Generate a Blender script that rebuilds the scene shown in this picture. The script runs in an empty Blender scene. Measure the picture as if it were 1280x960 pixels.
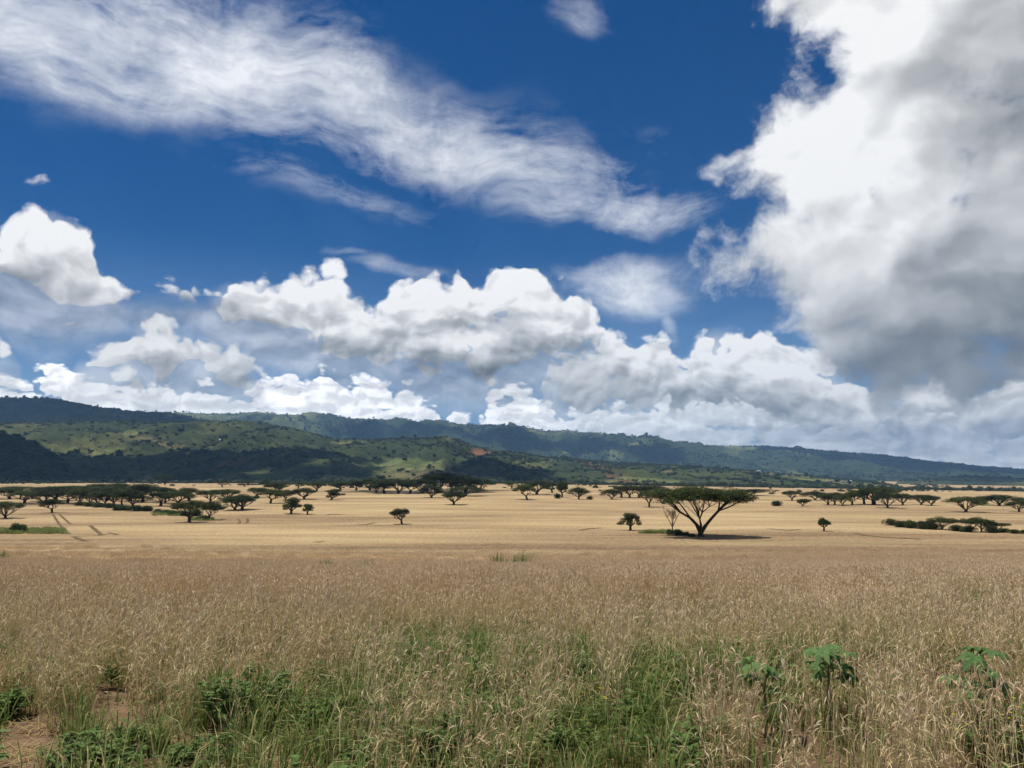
import bpy, bmesh, math, random
import numpy as np
from mathutils import Vector, Matrix, noise as mnoise

sc = bpy.context.scene
R = math.radians
rng = np.random.default_rng(7)

# ------------------------------------------------------------------ camera
EYE = 2.2                      # eye above the field edge (standing on the road bank)
FPX = 924.0                    # focal length in photo pixels (1280 wide)
HORIZ = 597.0                  # photo row of the true horizon
PITCH = math.atan((HORIZ - 480.0) / FPX)
cam_d = bpy.data.cameras.new('camera')
cam = bpy.data.objects.new('camera', cam_d)
sc.collection.objects.link(cam)
cam_d.sensor_width = 36.0
cam_d.lens = 36.0 * FPX / 1280.0
cam_d.clip_start = 0.1
cam_d.clip_end = 60000.0
cam.location = (0, 0, EYE)
cam.rotation_euler = (math.pi / 2 + PITCH, 0, 0)
sc.camera = cam

def pix_dir(x, y):
    """photo pixel -> unit world direction"""
    a, b, c = x - 640.0, 480.0 - y, FPX
    ct, st = math.cos(PITCH), math.sin(PITCH)
    v = Vector((a, c * ct - b * st, b * ct + c * st))
    return v.normalized()

def azel(x, y):
    d = pix_dir(x, y)
    return math.atan2(d.x, d.y), math.asin(d.z)

# ------------------------------------------------------------------ render / exposure
sc.view_settings.view_transform = 'Standard'
sc.view_settings.look = 'None'
sc.view_settings.exposure = 0.10
sc.view_settings.gamma = 1.0
sc.view_settings.use_curve_mapping = False
sc.render.engine = 'CYCLES'
sc.cycles.max_bounces = 6
sc.cycles.diffuse_bounces = 3
sc.cycles.glossy_bounces = 2
sc.cycles.transmission_bounces = 4
sc.cycles.transparent_max_bounces = 8
sc.cycles.volume_bounces = 0
sc.cycles.use_denoising = True
sc.cycles.use_adaptive_sampling = True
sc.cycles.adaptive_threshold = 0.025
sc.cycles.adaptive_min_samples = 8

# ------------------------------------------------------------------ sun
SUN_EL, SUN_AZ = 72.0, -75.0           # azimuth measured from +Y (view direction) to the right
sun_dir = Vector((math.sin(R(SUN_AZ)) * math.cos(R(SUN_EL)), math.cos(R(SUN_AZ)) * math.cos(R(SUN_EL)), math.sin(R(SUN_EL))))
sun_d = bpy.data.lights.new('sun', 'SUN')
sun_d.energy = 4.6
sun_d.angle = R(0.53)
sun_d.color = (1.0, 0.955, 0.88)
sun = bpy.data.objects.new('sun', sun_d)
sc.collection.objects.link(sun)
sun.rotation_euler = sun_dir.to_track_quat('Z', 'Y').to_euler()

# ------------------------------------------------------------------ world: Nishita sky with procedural clouds
class NT:
    """tiny helper to write node trees"""
    def __init__(self, tree):
        self.t = tree; self.n = tree.nodes; self.l = tree.links
    def new(self, typ, **kw):
        nd = self.n.new(typ)
        for k, v in kw.items(): setattr(nd, k, v)
        return nd
    def put(self, sock, val):
        if isinstance(val, bpy.types.NodeSocket): self.l.new(val, sock)
        else: sock.default_value = val
    def m(self, op, a, b=None, c=None, clamp=False):
        nd = self.new('ShaderNodeMath', operation=op, use_clamp=clamp)
        self.put(nd.inputs[0], a)
        if b is not None: self.put(nd.inputs[1], b)
        if c is not None: self.put(nd.inputs[2], c)
        return nd.outputs[0]
    def v(self, op, a, b=None, c=None):
        nd = self.new('ShaderNodeVectorMath', operation=op)
        self.put(nd.inputs[0], a)
        if b is not None:
            if op == 'SCALE': self.put(nd.inputs['Scale'], b)
            else: self.put(nd.inputs[1], b)
        if c is not None: self.put(nd.inputs[2], c)
        return nd.outputs[1] if op in ('LENGTH', 'DOT_PRODUCT', 'DISTANCE') else nd.outputs[0]
    def noise(self, vec, scale, detail, rough=0.5, lac=2.0, dist=0.0, color=False, dim='2D'):
        nd = self.new('ShaderNodeTexNoise', noise_dimensions=dim)
        self.put(nd.inputs['Vector'], vec)
        nd.inputs['Scale'].default_value = scale; nd.inputs['Detail'].default_value = detail
        nd.inputs['Roughness'].default_value = rough; nd.inputs['Lacunarity'].default_value = lac
        nd.inputs['Distortion'].default_value = dist
        return nd.outputs['Color'] if color else nd.outputs['Fac']
    def voro(self, vec, scale, detail=0.0, rough=0.5, feature='SMOOTH_F1', smooth=0.6):
        nd = self.new('ShaderNodeTexVoronoi', feature=feature, voronoi_dimensions='2D')
        self.put(nd.inputs['Vector'], vec)
        nd.inputs['Scale'].default_value = scale
        nd.inputs['Detail'].default_value = detail; nd.inputs['Roughness'].default_value = rough
        if feature == 'SMOOTH_F1': nd.inputs['Smoothness'].default_value = smooth
        return nd.outputs['Distance']
    def rng_(self, val, a, b, c=0.0, d=1.0, smooth=False):
        nd = self.new('ShaderNodeMapRange', interpolation_type='SMOOTHSTEP' if smooth else 'LINEAR')
        self.put(nd.inputs[0], val)
        for i, q in enumerate((a, b, c, d)): self.put(nd.inputs[i + 1], q)
        return nd.outputs[0]
    def mix(self, fac, a, b, blend='MIX'):
        nd = self.new('ShaderNodeMix', data_type='RGBA', blend_type=blend)
        self.put(nd.inputs[0], fac); self.put(nd.inputs[6], a); self.put(nd.inputs[7], b)
        return nd.outputs[2]
    def mapping(self, vec, loc=(0, 0, 0), rot=(0, 0, 0), scale=(1, 1, 1), typ='POINT'):
        nd = self.new('ShaderNodeMapping', vector_type=typ)
        self.put(nd.inputs[0], vec)
        nd.inputs[1].default_value = loc; nd.inputs[2].default_value = rot; nd.inputs[3].default_value = scale
        return nd.outputs[0]
    def comb(self, x, y, z):
        nd = self.new('ShaderNodeCombineXYZ')
        for i, q in enumerate((x, y, z)): self.put(nd.inputs[i], q)
        return nd.outputs[0]
    def sep(self, vec):
        nd = self.new('ShaderNodeSeparateXYZ'); self.put(nd.inputs[0], vec)
        return nd.outputs

SKY_SAT, SKY_STR, SKY_HUE = 1.42, 0.061, 0.503
SKY_TINT = (0.72, 0.92, 1.03)

def build_world():
    w = bpy.data.worlds.new('World'); sc.world = w; w.use_nodes = True
    t = w.node_tree; t.nodes.clear(); N = NT(t)
    out = N.new('ShaderNodeOutputWorld')
    D = N.new('ShaderNodeTexCoord').outputs['Generated']
    X, Y, Z = N.sep(D)
    az = N.m('ARCTAN2', X, Y); el = N.m('ARCSINE', Z)
    P = N.comb(az, el, 0.0)
    A0, A1, E0, E1 = -0.75, 0.75, -0.05, 0.70
    def curve(inp, pts, lo, hi, vlo, vhi):
        """a function of one angle given by points (angle, value)"""
        nd = N.new('ShaderNodeFloatCurve')
        mp = nd.mapping; mp.use_clip = False
        c = mp.curves[0]
        pts = sorted(((p - lo) / (hi - lo), (q - vlo) / (vhi - vlo)) for p, q in pts)
        while len(c.points) < len(pts): c.points.new(0.5, 0.5)
        for pt, (u, v) in zip(c.points, pts):
            pt.location = (min(max(u, 0), 1), v); pt.handle_type = 'AUTO_CLAMPED'
        mp.update()
        N.put(nd.inputs['Value'], N.rng_(inp, lo, hi))
        return N.m('MULTIPLY_ADD', nd.outputs[0], vhi - vlo, vlo)
    def over_az(inp, pix):                       # photo pixels (x, y) -> elevation as a function of azimuth
        pts = [azel(*p) for p in pix]
        return curve(inp, pts, A0, A1, -0.3, 0.9)
    def over_el(inp, pix):                       # photo pixels (x, y) -> azimuth as a function of elevation
        pts = [azel(*p)[::-1] for p in pix]
        return curve(inp, pts, E0, E1, -1.0, 1.0)
    def patch(p, x, y, rx, ry):                  # soft elliptical weight round one direction
        a0, e0 = azel(x, y)
        q = N.v('MULTIPLY_ADD', p, (FPX / rx, FPX / ry, 0.0), (-a0 * FPX / rx, -e0 * FPX / ry, 0.0))
        return N.m('MULTIPLY_ADD', N.v('DOT_PRODUCT', q, q), -1.0, 1.0, clamp=True)
    # --- clear sky
    sky = N.new('ShaderNodeTexSky', sky_type='NISHITA', sun_disc=False)
    sky.sun_elevation = R(SUN_EL); sky.sun_rotation = R(SUN_AZ)
    sky.altitude = 2000; sky.air_density = 1.0; sky.dust_density = 0.3; sky.ozone_density = 2.5
    hs = N.new('ShaderNodeHueSaturation'); hs.inputs['Saturation'].default_value = SKY_SAT; hs.inputs['Value'].default_value = SKY_STR
    hs.inputs['Hue'].default_value = SKY_HUE
    t.links.new(sky.outputs[0], hs.inputs['Color'])
    col = N.v('MULTIPLY', hs.outputs['Color'], SKY_TINT)
    # --- cirrus: long warped streaks
    cw = N.v('SUBTRACT', N.noise(P, 3.4, 3.0, 0.5, color=True), (0.5, 0.5, 0.5))
    st = N.mapping(N.v('MULTIPLY_ADD', cw, (0.16, 0.16, 0.0), P), (0, 0, 0), (0, 0, R(14)), (5.0, 20.0, 1), 'POINT')
    f1 = N.noise(st, 1.0, 9.0, 0.60)
    f2 = N.noise(N.mapping(N.v('MULTIPLY_ADD', cw, (0.05, 0.05, 0.0), P), (3, 1, 0), (0, 0, R(24)), (18.0, 50.0, 1), 'POINT'), 1.0, 7.0, 0.72)
    f3 = N.noise(N.v('MULTIPLY_ADD', cw, (0.2, 0.2, 0.0), P), 6.5, 10.0, 0.68)
    pc = N.v('MULTIPLY_ADD', cw, (0.10, 0.10, 0.0), P)
    pcx, pcy, _ = N.sep(pc)
    Wc = None
    for (top, bot, soft_t, soft_b, wt) in CIRRUS:
        a_ = N.rng_(N.m('SUBTRACT', over_az(pcx, top), pcy), -soft_t * .5, soft_t, smooth=True)
        b_ = N.rng_(N.m('SUBTRACT', pcy, over_az(pcx, bot)), -soft_b * .5, soft_b, smooth=True)
        w_ = N.m('MULTIPLY', N.m('MULTIPLY', a_, b_), wt)
        Wc = w_ if Wc is None else N.m('MAXIMUM', Wc, w_)
    for (x, y, rx, ry, wt) in WISPS:
        Wc = N.m('MAXIMUM', Wc, N.m('MULTIPLY', patch(pc, x, y, rx, ry), wt))
    Fc = N.m('ADD', N.m('MULTIPLY_ADD', Wc, 1.18, N.m('MULTIPLY', N.m('SUBTRACT', f3, 0.5), 1.7)), N.m('MULTIPLY_ADD', N.m('SUBTRACT', f1, 0.5), 1.7, N.m('MULTIPLY', N.m('SUBTRACT', f2, 0.5), 0.85)))
    ac = N.m('MULTIPLY', N.rng_(Fc, 0.16, 1.50, 0.0, 0.97), N.rng_(Wc, 0.0, 0.75, smooth=True))
    col = N.mix(ac, col, (0.88, 0.90, 0.94, 1))
    # --- thin milky veil towards the horizon
    hz = N.m('MULTIPLY', N.m('POWER', N.rng_(el, 0.0, 0.30, 0.62, 0.0), 1.3), N.rng_(f1, 0.3, 0.7, 0.6, 1.25))
    col = N.mix(hz, col, (0.44, 0.62, 0.90, 1))
    # --- heaped clouds, farthest first
    warp = N.v('SUBTRACT', N.noise(P, 9.0, 4.0, 0.55, color=True), (0.5, 0.5, 0.5))
    def heap(col, W, B, scale, billow, fbm, edge, shade, flat, veil, rough=0.55, Wv=None, bmax=0.985):
        """heap over the blue: W is the signed depth inside its outline, B its brightness before relief"""
        qd = N.v('MULTIPLY_ADD', warp, (scale * 0.05,) * 3, N.v('MULTIPLY', P, (scale, scale * flat, 0.0)))
        q2 = N.v('ADD', qd, (-0.10, 0.20, 0.0))
        vb = N.voro(qd, 1.0, 2.0, 0.55, feature='F1'); vb2 = N.voro(q2, 1.0, 1.0, 0.5, feature='F1')
        fb = N.noise(qd, 1.3, 7.0, rough)
        fs = N.noise(qd, 1.1, 3.0, 0.5); fs2 = N.noise(q2, 1.1, 3.0, 0.5)
        n = N.m('ADD', N.m('MULTIPLY', N.m('SUBTRACT', 0.30, N.m('MULTIPLY', vb, vb)), billow), N.m('MULTIPLY', N.m('SUBTRACT', fb, 0.5), fbm))
        F = N.m('ADD', N.m('MINIMUM', W, 1.2), n)
        al = N.rng_(F, 0.0, edge, smooth=True)
        if veil > 0:
            vl = N.rng_(N.m('MULTIPLY_ADD', N.m('SUBTRACT', fb, 0.5), 1.2, Wv), 0.1, 1.3, 0.0, veil, smooth=True)
            al = N.m('MAXIMUM', al, vl)
        sh = N.m('MULTIPLY_ADD', N.m('SUBTRACT', vb2, vb), 0.25 * shade, N.m('MULTIPLY', N.m('SUBTRACT', fs, fs2), 0.9 * shade))
        sh = N.m('MULTIPLY_ADD', N.m('SUBTRACT', fb, 0.5), 0.35 * shade, sh)
        sh = N.m('MINIMUM', N.m('MAXIMUM', sh, -0.15), 0.14)
        b = N.m('ADD', N.m('ADD', B, sh), N.rng_(F, -0.4, 0.5, 0.17, 0.0))
        b = N.m('MINIMUM', N.m('MAXIMUM', b, 0.36), bmax)
        cc = N.mix(N.rng_(b, 0.4, 0.95), (0.93, 0.985, 1.05, 1), (1.0, 1.0, 1.0, 1))
        return N.mix(al, col, N.v('SCALE', cc, N.m('POWER', b, 2.25)))
    def row(col, top, bot, soft, wa, b_top, b_bot, *args, spots=(), plus=None, fill=0.22, bmax=0.985):
        """a row of cumulus between two outlines over azimuth"""
        pw = N.v('MULTIPLY_ADD', warp, (wa, wa, 0.0), P)
        px, py, _ = N.sep(pw)
        T = over_az(px, top); Bo = over_az(px, bot)
        up = N.m('SUBTRACT', T, py); dn = N.m('SUBTRACT', py, Bo)
        W = N.m('MULTIPLY_ADD', N.m('MINIMUM', up, N.m('MULTIPLY', dn, 0.7)), 1 / soft, fill)
        W = N.m('MAXIMUM', W, -1.5)
        h = N.m('DIVIDE', dn, N.m('MAXIMUM', N.m('SUBTRACT', T, Bo), 0.01))
        B = N.rng_(h, 0.05, 0.8, b_bot, b_top, smooth=True)
        for (x, y, rx, ry, amt) in spots:
            B = N.m('MULTIPLY_ADD', patch(pw, x, y, rx, ry), amt, B)
        if plus is not None: W = N.m('MAXIMUM', W, plus)
        Wv = N.m('MINIMUM', N.m('DIVIDE', up, 0.03), N.m('MULTIPLY_ADD', dn, 1 / 0.05, 1.4))
        return heap(col, W, B, *args, Wv=Wv, bmax=bmax)
    col = row(col, BANK[0], BANK[1], 0.024, 0.04, 1.16, 0.98, 26.0, 0.8, 1.3, 0.40, 0.95, 1.7, 0.0, spots=BANK[2], fill=0.4, bmax=1.22)
    # the same sort of clouds goes on all round, outside the frame too
    away = N.m('MAXIMUM', N.rng_(N.m('ABSOLUTE', az), 0.66, 0.80), N.rng_(el, 0.64, 0.78))
    g = N.rng_(N.noise(N.v('MULTIPLY', P, (1, 1.6, 1)), 3.0, 2.0), 0.42, 0.62, -1.5, 1.0)
    gen = N.m('SUBTRACT', g, N.rng_(away, 0.0, 1.0, 2.5, 0.0))
    small = None
    for (x, y, rx, ry) in CLOUDLETS:
        v_ = patch(N.v('MULTIPLY_ADD', warp, (0.03, 0.03, 0.0), P), x, y, rx, ry)
        small = v_ if small is None else N.m('MAXIMUM', small, v_)
    plus = N.m('MAXIMUM', gen, N.m('MULTIPLY_ADD', small, 1.5, -1.42))
    col = row(col, ROW_LOW[0], ROW_LOW[1], 0.030, 0.035, 1.0, 0.75, 17.0, 0.7, 1.4, 0.40, 0.75, 1.35, 0.55, spots=ROW_LOW[2])
    col = row(col, ROW_HIGH[0], ROW_HIGH[1], 0.032, 0.035, 1.0, 0.67, 15.0, 0.65, 1.5, 0.42, 0.8, 1.35, 0.55, spots=ROW_HIGH[2], plus=plus)
    # --- the great cloud
    pw = N.v('MULTIPLY_ADD', warp, (0.07, 0.07, 0.0), P)
    px, py, _ = N.sep(pw)
    W = N.m('DIVIDE', N.m('SUBTRACT', px, over_el(py, BIG_EDGE)), 0.085)
    W = N.m('MINIMUM', W, N.m('DIVIDE', N.m('SUBTRACT', py, over_az(px, BIG_BASE)), 0.035))
    W = N.m('MAXIMUM', W, -1.5)
    W = N.m('SUBTRACT', W, N.rng_(N.m('ABSOLUTE', az), 1.2, 1.8, 0.0, 3.0))
    B = 0.88
    for (x, y, rx, ry, amt) in BIG_SPOTS:
        B = N.m('MULTIPLY_ADD', patch(pw, x, y, rx, ry), amt, B)
    col = heap(col, W, B, 7.0, 0.40, 2.5, 0.85, 0.55, 1.25, 0.0, 0.63, bmax=0.965)
    bg = N.new('ShaderNodeBackground'); t.links.new(col, bg.inputs['Color'])
    gnd = N.new('ShaderNodeBackground'); gnd.inputs['Color'].default_value = (0.33, 0.40, 0.46, 1)
    mx = N.new('ShaderNodeMixShader')
    t.links.new(N.m('GREATER_THAN', el, -0.02), mx.inputs[0]); t.links.new(gnd.outputs[0], mx.inputs[1])
    # beyond the frame: the same blue and the same heaped clouds, written with fewer nodes to keep bounced light quick
    P3 = N.v('ADD', P, (0.0, 0.0, 0.0001)); _, el3, _ = N.sep(P3)
    clear3 = N.v('MULTIPLY', hs.outputs['Color'], SKY_TINT)
    g3 = N.rng_(N.noise(N.v('MULTIPLY', P3, (1, 1.6, 1)), 3.0, 2.0), 0.42, 0.62, -1.5, 1.0)
    fb3 = N.noise(P3, 20.0, 4.0, 0.55)
    al3 = N.rng_(N.m('MULTIPLY_ADD', N.m('SUBTRACT', fb3, 0.5), 1.6, g3), 0.0, 0.5, smooth=True)
    cc3 = N.v('SCALE', (1.0, 1.0, 1.02), N.rng_(N.m('MULTIPLY_ADD', fb3, 0.5, N.m('MULTIPLY', g3, -0.12)), 0.0, 0.5, 0.38, 0.80))
    hz3 = N.m('POWER', N.rng_(el3, 0.0, 0.30, 0.62, 0.0), 1.3)
    bg3 = N.new('ShaderNodeBackground'); t.links.new(N.mix(al3, N.mix(hz3, clear3, (0.44, 0.62, 0.90, 1)), cc3), bg3.inputs['Color'])
    infr = N.m('MULTIPLY', N.m('LESS_THAN', N.m('ABSOLUTE', az), 0.80), N.m('LESS_THAN', el, 0.78))
    mx0 = N.new('ShaderNodeMixShader')
    t.links.new(infr, mx0.inputs[0]); t.links.new(bg3.outputs[0], mx0.inputs[1]); t.links.new(bg.outputs[0], mx0.inputs[2])
    t.links.new(mx0.outputs[0], mx.inputs[2])
    t.links.new(mx.outputs[0], out.inputs[0])
    w.cycles.sampling_method = 'MANUAL'
    w.cycles.sample_map_resolution = 512

# cloud outlines read off the photograph, in pixels that become directions
NO = 900
CIRRUS = [  # upper outline, lower outline, softness of both, weight
    ([(-60, -80), (250, -60), (400, -5), (470, 45), (520, 92), (600, 130), (700, 165), (760, 215), (840, 262), (880, 290), (1000, 330)],
     [(-60, 125), (0, 125), (60, 150), (150, 168), (230, 172), (330, 192), (420, 215), (560, 248), (640, 262), (760, 288), (840, 276), (880, 285), (1000, 300)], 0.13, 0.085, 1.05),
    ([(100, 240), (190, 214), (205, 200), (260, 203), (330, 200), (420, 225), (500, 250), (560, 270), (600, 290), (700, 300)],
     [(100, 220), (190, 210), (205, 214), (260, 226), (330, 246), (420, 270), (500, 284), (560, 288), (600, 286), (700, 280)], 0.05, 0.05, 1.0)]
WISPS = [(790, 262, 130, 36, 0.85), (700, 235, 130, 60, 0.8), (780, 345, 135, 48, 0.85), (715, 15, 50, 30, 0.5), (838, 392, 14, 44, 0.5), (500, 338, 95, 14, 0.55), (430, 325, 50, 8, 0.45), (280, 40, 70, 50, -0.5),
         (330, 450, 120, 40, 0.5), (560, 500, 110, 30, 0.5), (800, 180, 50, 40, 0.3), (100, 420, 60, 20, 0.3)]
BANK = ([(-80, 470), (0, 472), (40, 468), (70, 455), (85, 462), (120, 478), (170, 482), (215, 478), (240, 485), (262, 470), (275, 488), (285, 500), (300, 490), (335, 478), (370, 474), (410, 468), (440, 475), (490, 486),
          (525, 500), (548, 512), (556, 530), (562, 522), (575, 517), (588, 524), (596, 530), (605, 505), (630, 488), (655, 490), (690, 502), (705, 515), (730, 505), (790, 510), (850, 490), (900, 500), (1000, 510), (1100, 520), (1200, 505), (1300, 520)],
        [(-80, 620), (1300, 640)],
        [(430, 487, 120, 5, -0.12), (1050, 545, 160, 40, -0.16), (1200, 540, 130, 40, -0.20), (780, 540, 90, 20, -0.10), (930, 545, 90, 30, -0.08), (280, 505, 90, 10, -0.07)])
ROW_LOW = ([(-80, 430), (0, 432), (15, 440), (28, 470), (40, 480), (85, 470), (100, 445), (125, 433), (150, 428), (165, 410), (205, 404), (225, 414), (255, 422), (285, 424), (308, 436), (325, 462), (345, 500), (380, NO), (640, NO),
            (670, 480), (685, 440), (740, 436), (762, 416), (785, 414), (797, 424), (815, 414), (838, 424), (855, 446), (868, 430), (880, 408), (905, 400), (928, 406), (945, 420), (968, 418), (1000, 428), (1030, 440), (1080, 470), (1300, 470)],
           [(-80, 475), (30, 465), (90, 475), (200, 480), (330, 478), (380, 460), (600, 460), (680, 490), (760, 520), (850, 515), (950, 540), (1100, 550), (1300, 550)],
           [(260, 455, 70, 30, -0.10), (130, 455, 40, 28, 0.12), (745, 470, 60, 22, -0.14), (700, 440, 50, 30, -0.05), (900, 430, 60, 40, 0.08), (1010, 470, 70, 50, 0.06), (880, 500, 80, 16, -0.10), (980, 510, 90, 20, -0.08)])
ROW_HIGH = ([(-80, 290), (-10, 300), (12, 278), (35, 264), (70, 262), (95, 275), (115, 290), (124, 320), (140, 345), (155, 362), (210, 360), (262, 362), (278, 350), (300, 344), (328, 345), (345, 362), (360, 352), (375, 342), (396, 330), (420, 342),
             (445, 372), (470, 380), (482, 362), (500, 348), (525, 342), (552, 350), (572, 337), (588, 352), (600, 352), (618, 330), (634, 321), (660, 334), (690, 350), (722, 362), (748, 386), (762, 412), (775, 450), (800, NO), (1300, NO)],
            [(-80, 370), (60, 385), (120, 388), (150, 376), (200, 378), (250, 382), (290, 405), (340, 425), (400, 445), (470, 455), (520, 468), (570, 482), (630, 476), (690, 462), (750, 440), (800, 420), (1300, 400)],
            [(70, 300, 70, 45, 0.10), (70, 355, 80, 12, -0.06), (75, 372, 80, 20, 0.08), (310, 368, 50, 32, 0.10), (400, 362, 50, 34, 0.10), (530, 368, 60, 30, 0.10), (640, 360, 60, 45, 0.10), (600, 402, 90, 14, -0.12),
             (575, 430, 80, 14, 0.16), (580, 462, 90, 16, -0.12), (430, 422, 60, 16, 0.10)])
CLOUDLETS = [(72, 243, 80, 34), (100, 258, 46, 24), (159, 181, 44, 32)]
BIG_EDGE = [(925, -60), (925, 0), (935, 25), (985, 55), (965, 100), (930, 150), (900, 180), (880, 205), (890, 222), (912, 238), (910, 262), (888, 285), (878, 320), (880, 350), (882, 385), (930, 405), (990, 430), (1045, 470), (1055, 510), (1040, 540), (1000, 570), (1000, 640)]
BIG_BASE = [(800, 420), (900, 410), (1000, 440), (1060, 505), (1110, 520), (1160, 505), (1220, 520), (1300, 510)]
BIG_SPOTS = [(1060, 100, 150, 140, 0.12), (1050, 250, 150, 110, 0.10), (940, 205, 80, 30, 0.08), (1240, 110, 160, 110, -0.15), (1280, 270, 150, 150, -0.13), (1150, 345, 160, 50, -0.09),
             (1200, 448, 220, 95, -0.29), (1165, 215, 110, 35, 0.10), (1090, 430, 70, 40, -0.10), (970, 375, 80, 30, -0.06)]
build_world()
# ------------------------------------------------------------------ helpers
col_main = sc.collection
def link(o, parent=None):
    col_main.objects.link(o)
    if parent is not None: o.parent = parent
    return o
def tag(o, label=None, cat=None, group=None, kind=None):
    if label: o['label'] = label
    if cat: o['category'] = cat
    if group: o['group'] = group
    if kind: o['kind'] = kind
    return o
def mesh_np(name, verts, faces, mats=(), smooth=False, mat_idx=None):
    """mesh from numpy: faces is an (n, 3 or 4) array or a list of such arrays"""
    if not isinstance(faces, (list, tuple)): faces = [faces]
    faces = [np.asarray(f, dtype=np.int32) for f in faces if len(f)]
    me = bpy.data.meshes.new(name)
    verts = np.asarray(verts, dtype=np.float32)
    me.vertices.add(len(verts)); me.vertices.foreach_set('co', verts.ravel())
    loops = np.concatenate([f.ravel() for f in faces])
    tot = np.concatenate([np.full(len(f), f.shape[1], dtype=np.int32) for f in faces])
    start = np.concatenate([[0], np.cumsum(tot)[:-1]]).astype(np.int32)
    me.loops.add(len(loops)); me.loops.foreach_set('vertex_index', loops)
    me.polygons.add(len(tot)); me.polygons.foreach_set('loop_start', start); me.polygons.foreach_set('loop_total', tot)
    for m in mats: me.materials.append(m)
    if mat_idx is not None: me.polygons.foreach_set('material_index', np.asarray(mat_idx, dtype=np.int32))
    me.polygons.foreach_set('use_smooth', np.full(len(tot), smooth, dtype=bool))
    me.update(calc_edges=True)
    return me
def smooth01(x): x = np.clip(x, 0, 1); return x * x * (3 - 2 * x)
def vnoise(x, y, seed=0, octs=4, rough=0.5):
    """vectorised value noise, -1..1"""
    out = np.zeros_like(x, dtype=float); amp, tot = 1.0, 0.0
    for o in range(octs):
        xi = np.floor(x).astype(np.int64); yi = np.floor(y).astype(np.int64)
        fx = x - xi; fy = y - yi; fx = fx * fx * (3 - 2 * fx); fy = fy * fy * (3 - 2 * fy)
        def h(a, b):
            n = (a * 374761393 + b * 668265263 + (seed + o) * 982451653) & 0x7fffffff
            n = ((n ^ (n >> 13)) * 1274126177) & 0x7fffffff
            return ((n ^ (n >> 16)) & 0xffff) / 32767.5 - 1
        v = (h(xi, yi) * (1 - fx) + h(xi + 1, yi) * fx) * (1 - fy) + (h(xi, yi + 1) * (1 - fx) + h(xi + 1, yi + 1) * fx) * fy
        out += amp * v; tot += amp; amp *= rough; x = x * 2.03 + 17.1; y = y * 2.03 + 5.7
    return out / tot

# ------------------------------------------------------------------ terrain: heights
FY = [-80, 0, 8, 15, 25, 40, 60, 85, 115, 150, 200, 260, 350, 450, 650, 900, 1200, 6000, 12000]
FZ = [0, 0, -.02, -.5, -1.6, -3.4, -5.2, -7.0, -8.5, -9.4, -9.6, -9.0, -7.8, -6.6, -6.2, -5.6, -5.5, 20, 30]
UK = 931.0                              # photo pixels per unit of X/Y near the horizon
_fy = np.linspace(-80, 1500, 3161); _fz = np.interp(_fy, FY, FZ)
_k = np.ones(21) / 21
def _smooth_table():
    z = _fz.copy()
    for w in (5, 9, 15, 31):
        pad = np.pad(z, w, mode='edge'); s = np.convolve(pad, np.ones(2 * w + 1) / (2 * w + 1), 'valid')
        m = smooth01((_fy - w * 1.2) / (w * 4.0)); z = z * (1 - m) + s * m
    return z
_fz = _smooth_table()
def field_z(X, Y):
    X = np.asarray(X, float); Y = np.asarray(Y, float)
    Yc = np.clip(Y, -80, 12000)
    z = np.where(Yc < 1500, np.interp(Yc, _fy, _fz), np.interp(Yc, FY, FZ))
    u = np.clip(X / np.maximum(Yc, 60.0), -1.2, 1.2)
    t = smooth01((Yc - 120) / 400.0) * np.minimum(Yc, 2600)
    z = z - np.where(u > 0, u * 0.0155, u * 0.001) * t
    z = z + 0.25 * vnoise(X / 37.0, Y / 37.0, 3, 3) * smooth01((Yc - 12) / 40.0) + 0.03 * vnoise(X / 1.7, Y / 1.7, 9, 3)
    return z
# crest lines read off the photograph: (column, row); crest distance, foot distance, gully strength
LAYERS = [
 ('mountain_ridge', [(-900, 500), (-300, 522), (0, 520), (200, 519), (215, 517), (260, 517), (320, 516), (345, 518), (400, 518), (440, 524), (460, 523), (500, 526), (520, 528), (550, 525), (570, 530), (600, 531), (640, 532), (680, 538), (730, 543), (780, 547),
   (820, 549), (845, 553), (880, 557), (910, 559), (945, 559), (970, 559), (1000, 561), (1020, 563), (1060, 565), (1090, 568), (1130, 572), (1170, 578), (1200, 580), (1220, 583), (1250, 585), (1280, 588), (1500, 590), (2200, 585)], 6000, 3300, 0.42),
 ('hill', [(-900, 480), (-300, 488), (0, 497), (60, 499), (110, 508), (160, 514), (215, 518), (260, 526), (320, 538), (380, 552), (430, 566), (500, 590), (560, 620), (2200, 640)], 3700, 2350, 0.16),
 ('hill', [(-900, 525), (-300, 530), (0, 530), (70, 527), (130, 527), (250, 528), (300, 527), (330, 529), (350, 533), (385, 540), (400, 545), (420, 549), (470, 550), (500, 549), (540, 548), (560, 548), (590, 556), (610, 562), (640, 567), (700, 573),
   (760, 578), (850, 583), (930, 587), (985, 593), (1040, 598), (1090, 602), (1150, 605), (1200, 609), (1280, 613), (1500, 616), (2200, 616)], 2300, 1000, 0.26),
 ('hill', [(-900, 505), (-300, 520), (0, 541), (20, 545), (40, 555), (60, 565), (80, 578), (95, 592), (108, 612), (200, 640), (2200, 640)], 1280, 960, 0.12),
 ('hill', [(-900, 640), (150, 625), (190, 606), (230, 590), (260, 577), (300, 566), (370, 560), (400, 563), (430, 568), (450, 578), (470, 593), (490, 612), (530, 640), (2200, 640)], 1550, 1010, 0.16),
 ('hill', [(-900, 640), (520, 630), (548, 606), (560, 592), (575, 580), (590, 573), (602, 571), (620, 574), (632, 580), (645, 592), (665, 610), (700, 640), (2200, 640)], 1600, 1040, 0.16),
 ('hill', [(-900, 640), (1000, 640), (1060, 610), (1090, 603), (1130, 600), (1180, 597), (1210, 595), (1280, 599), (1500, 596), (2200, 600)], 3000, 2450, 0.14)]
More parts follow.
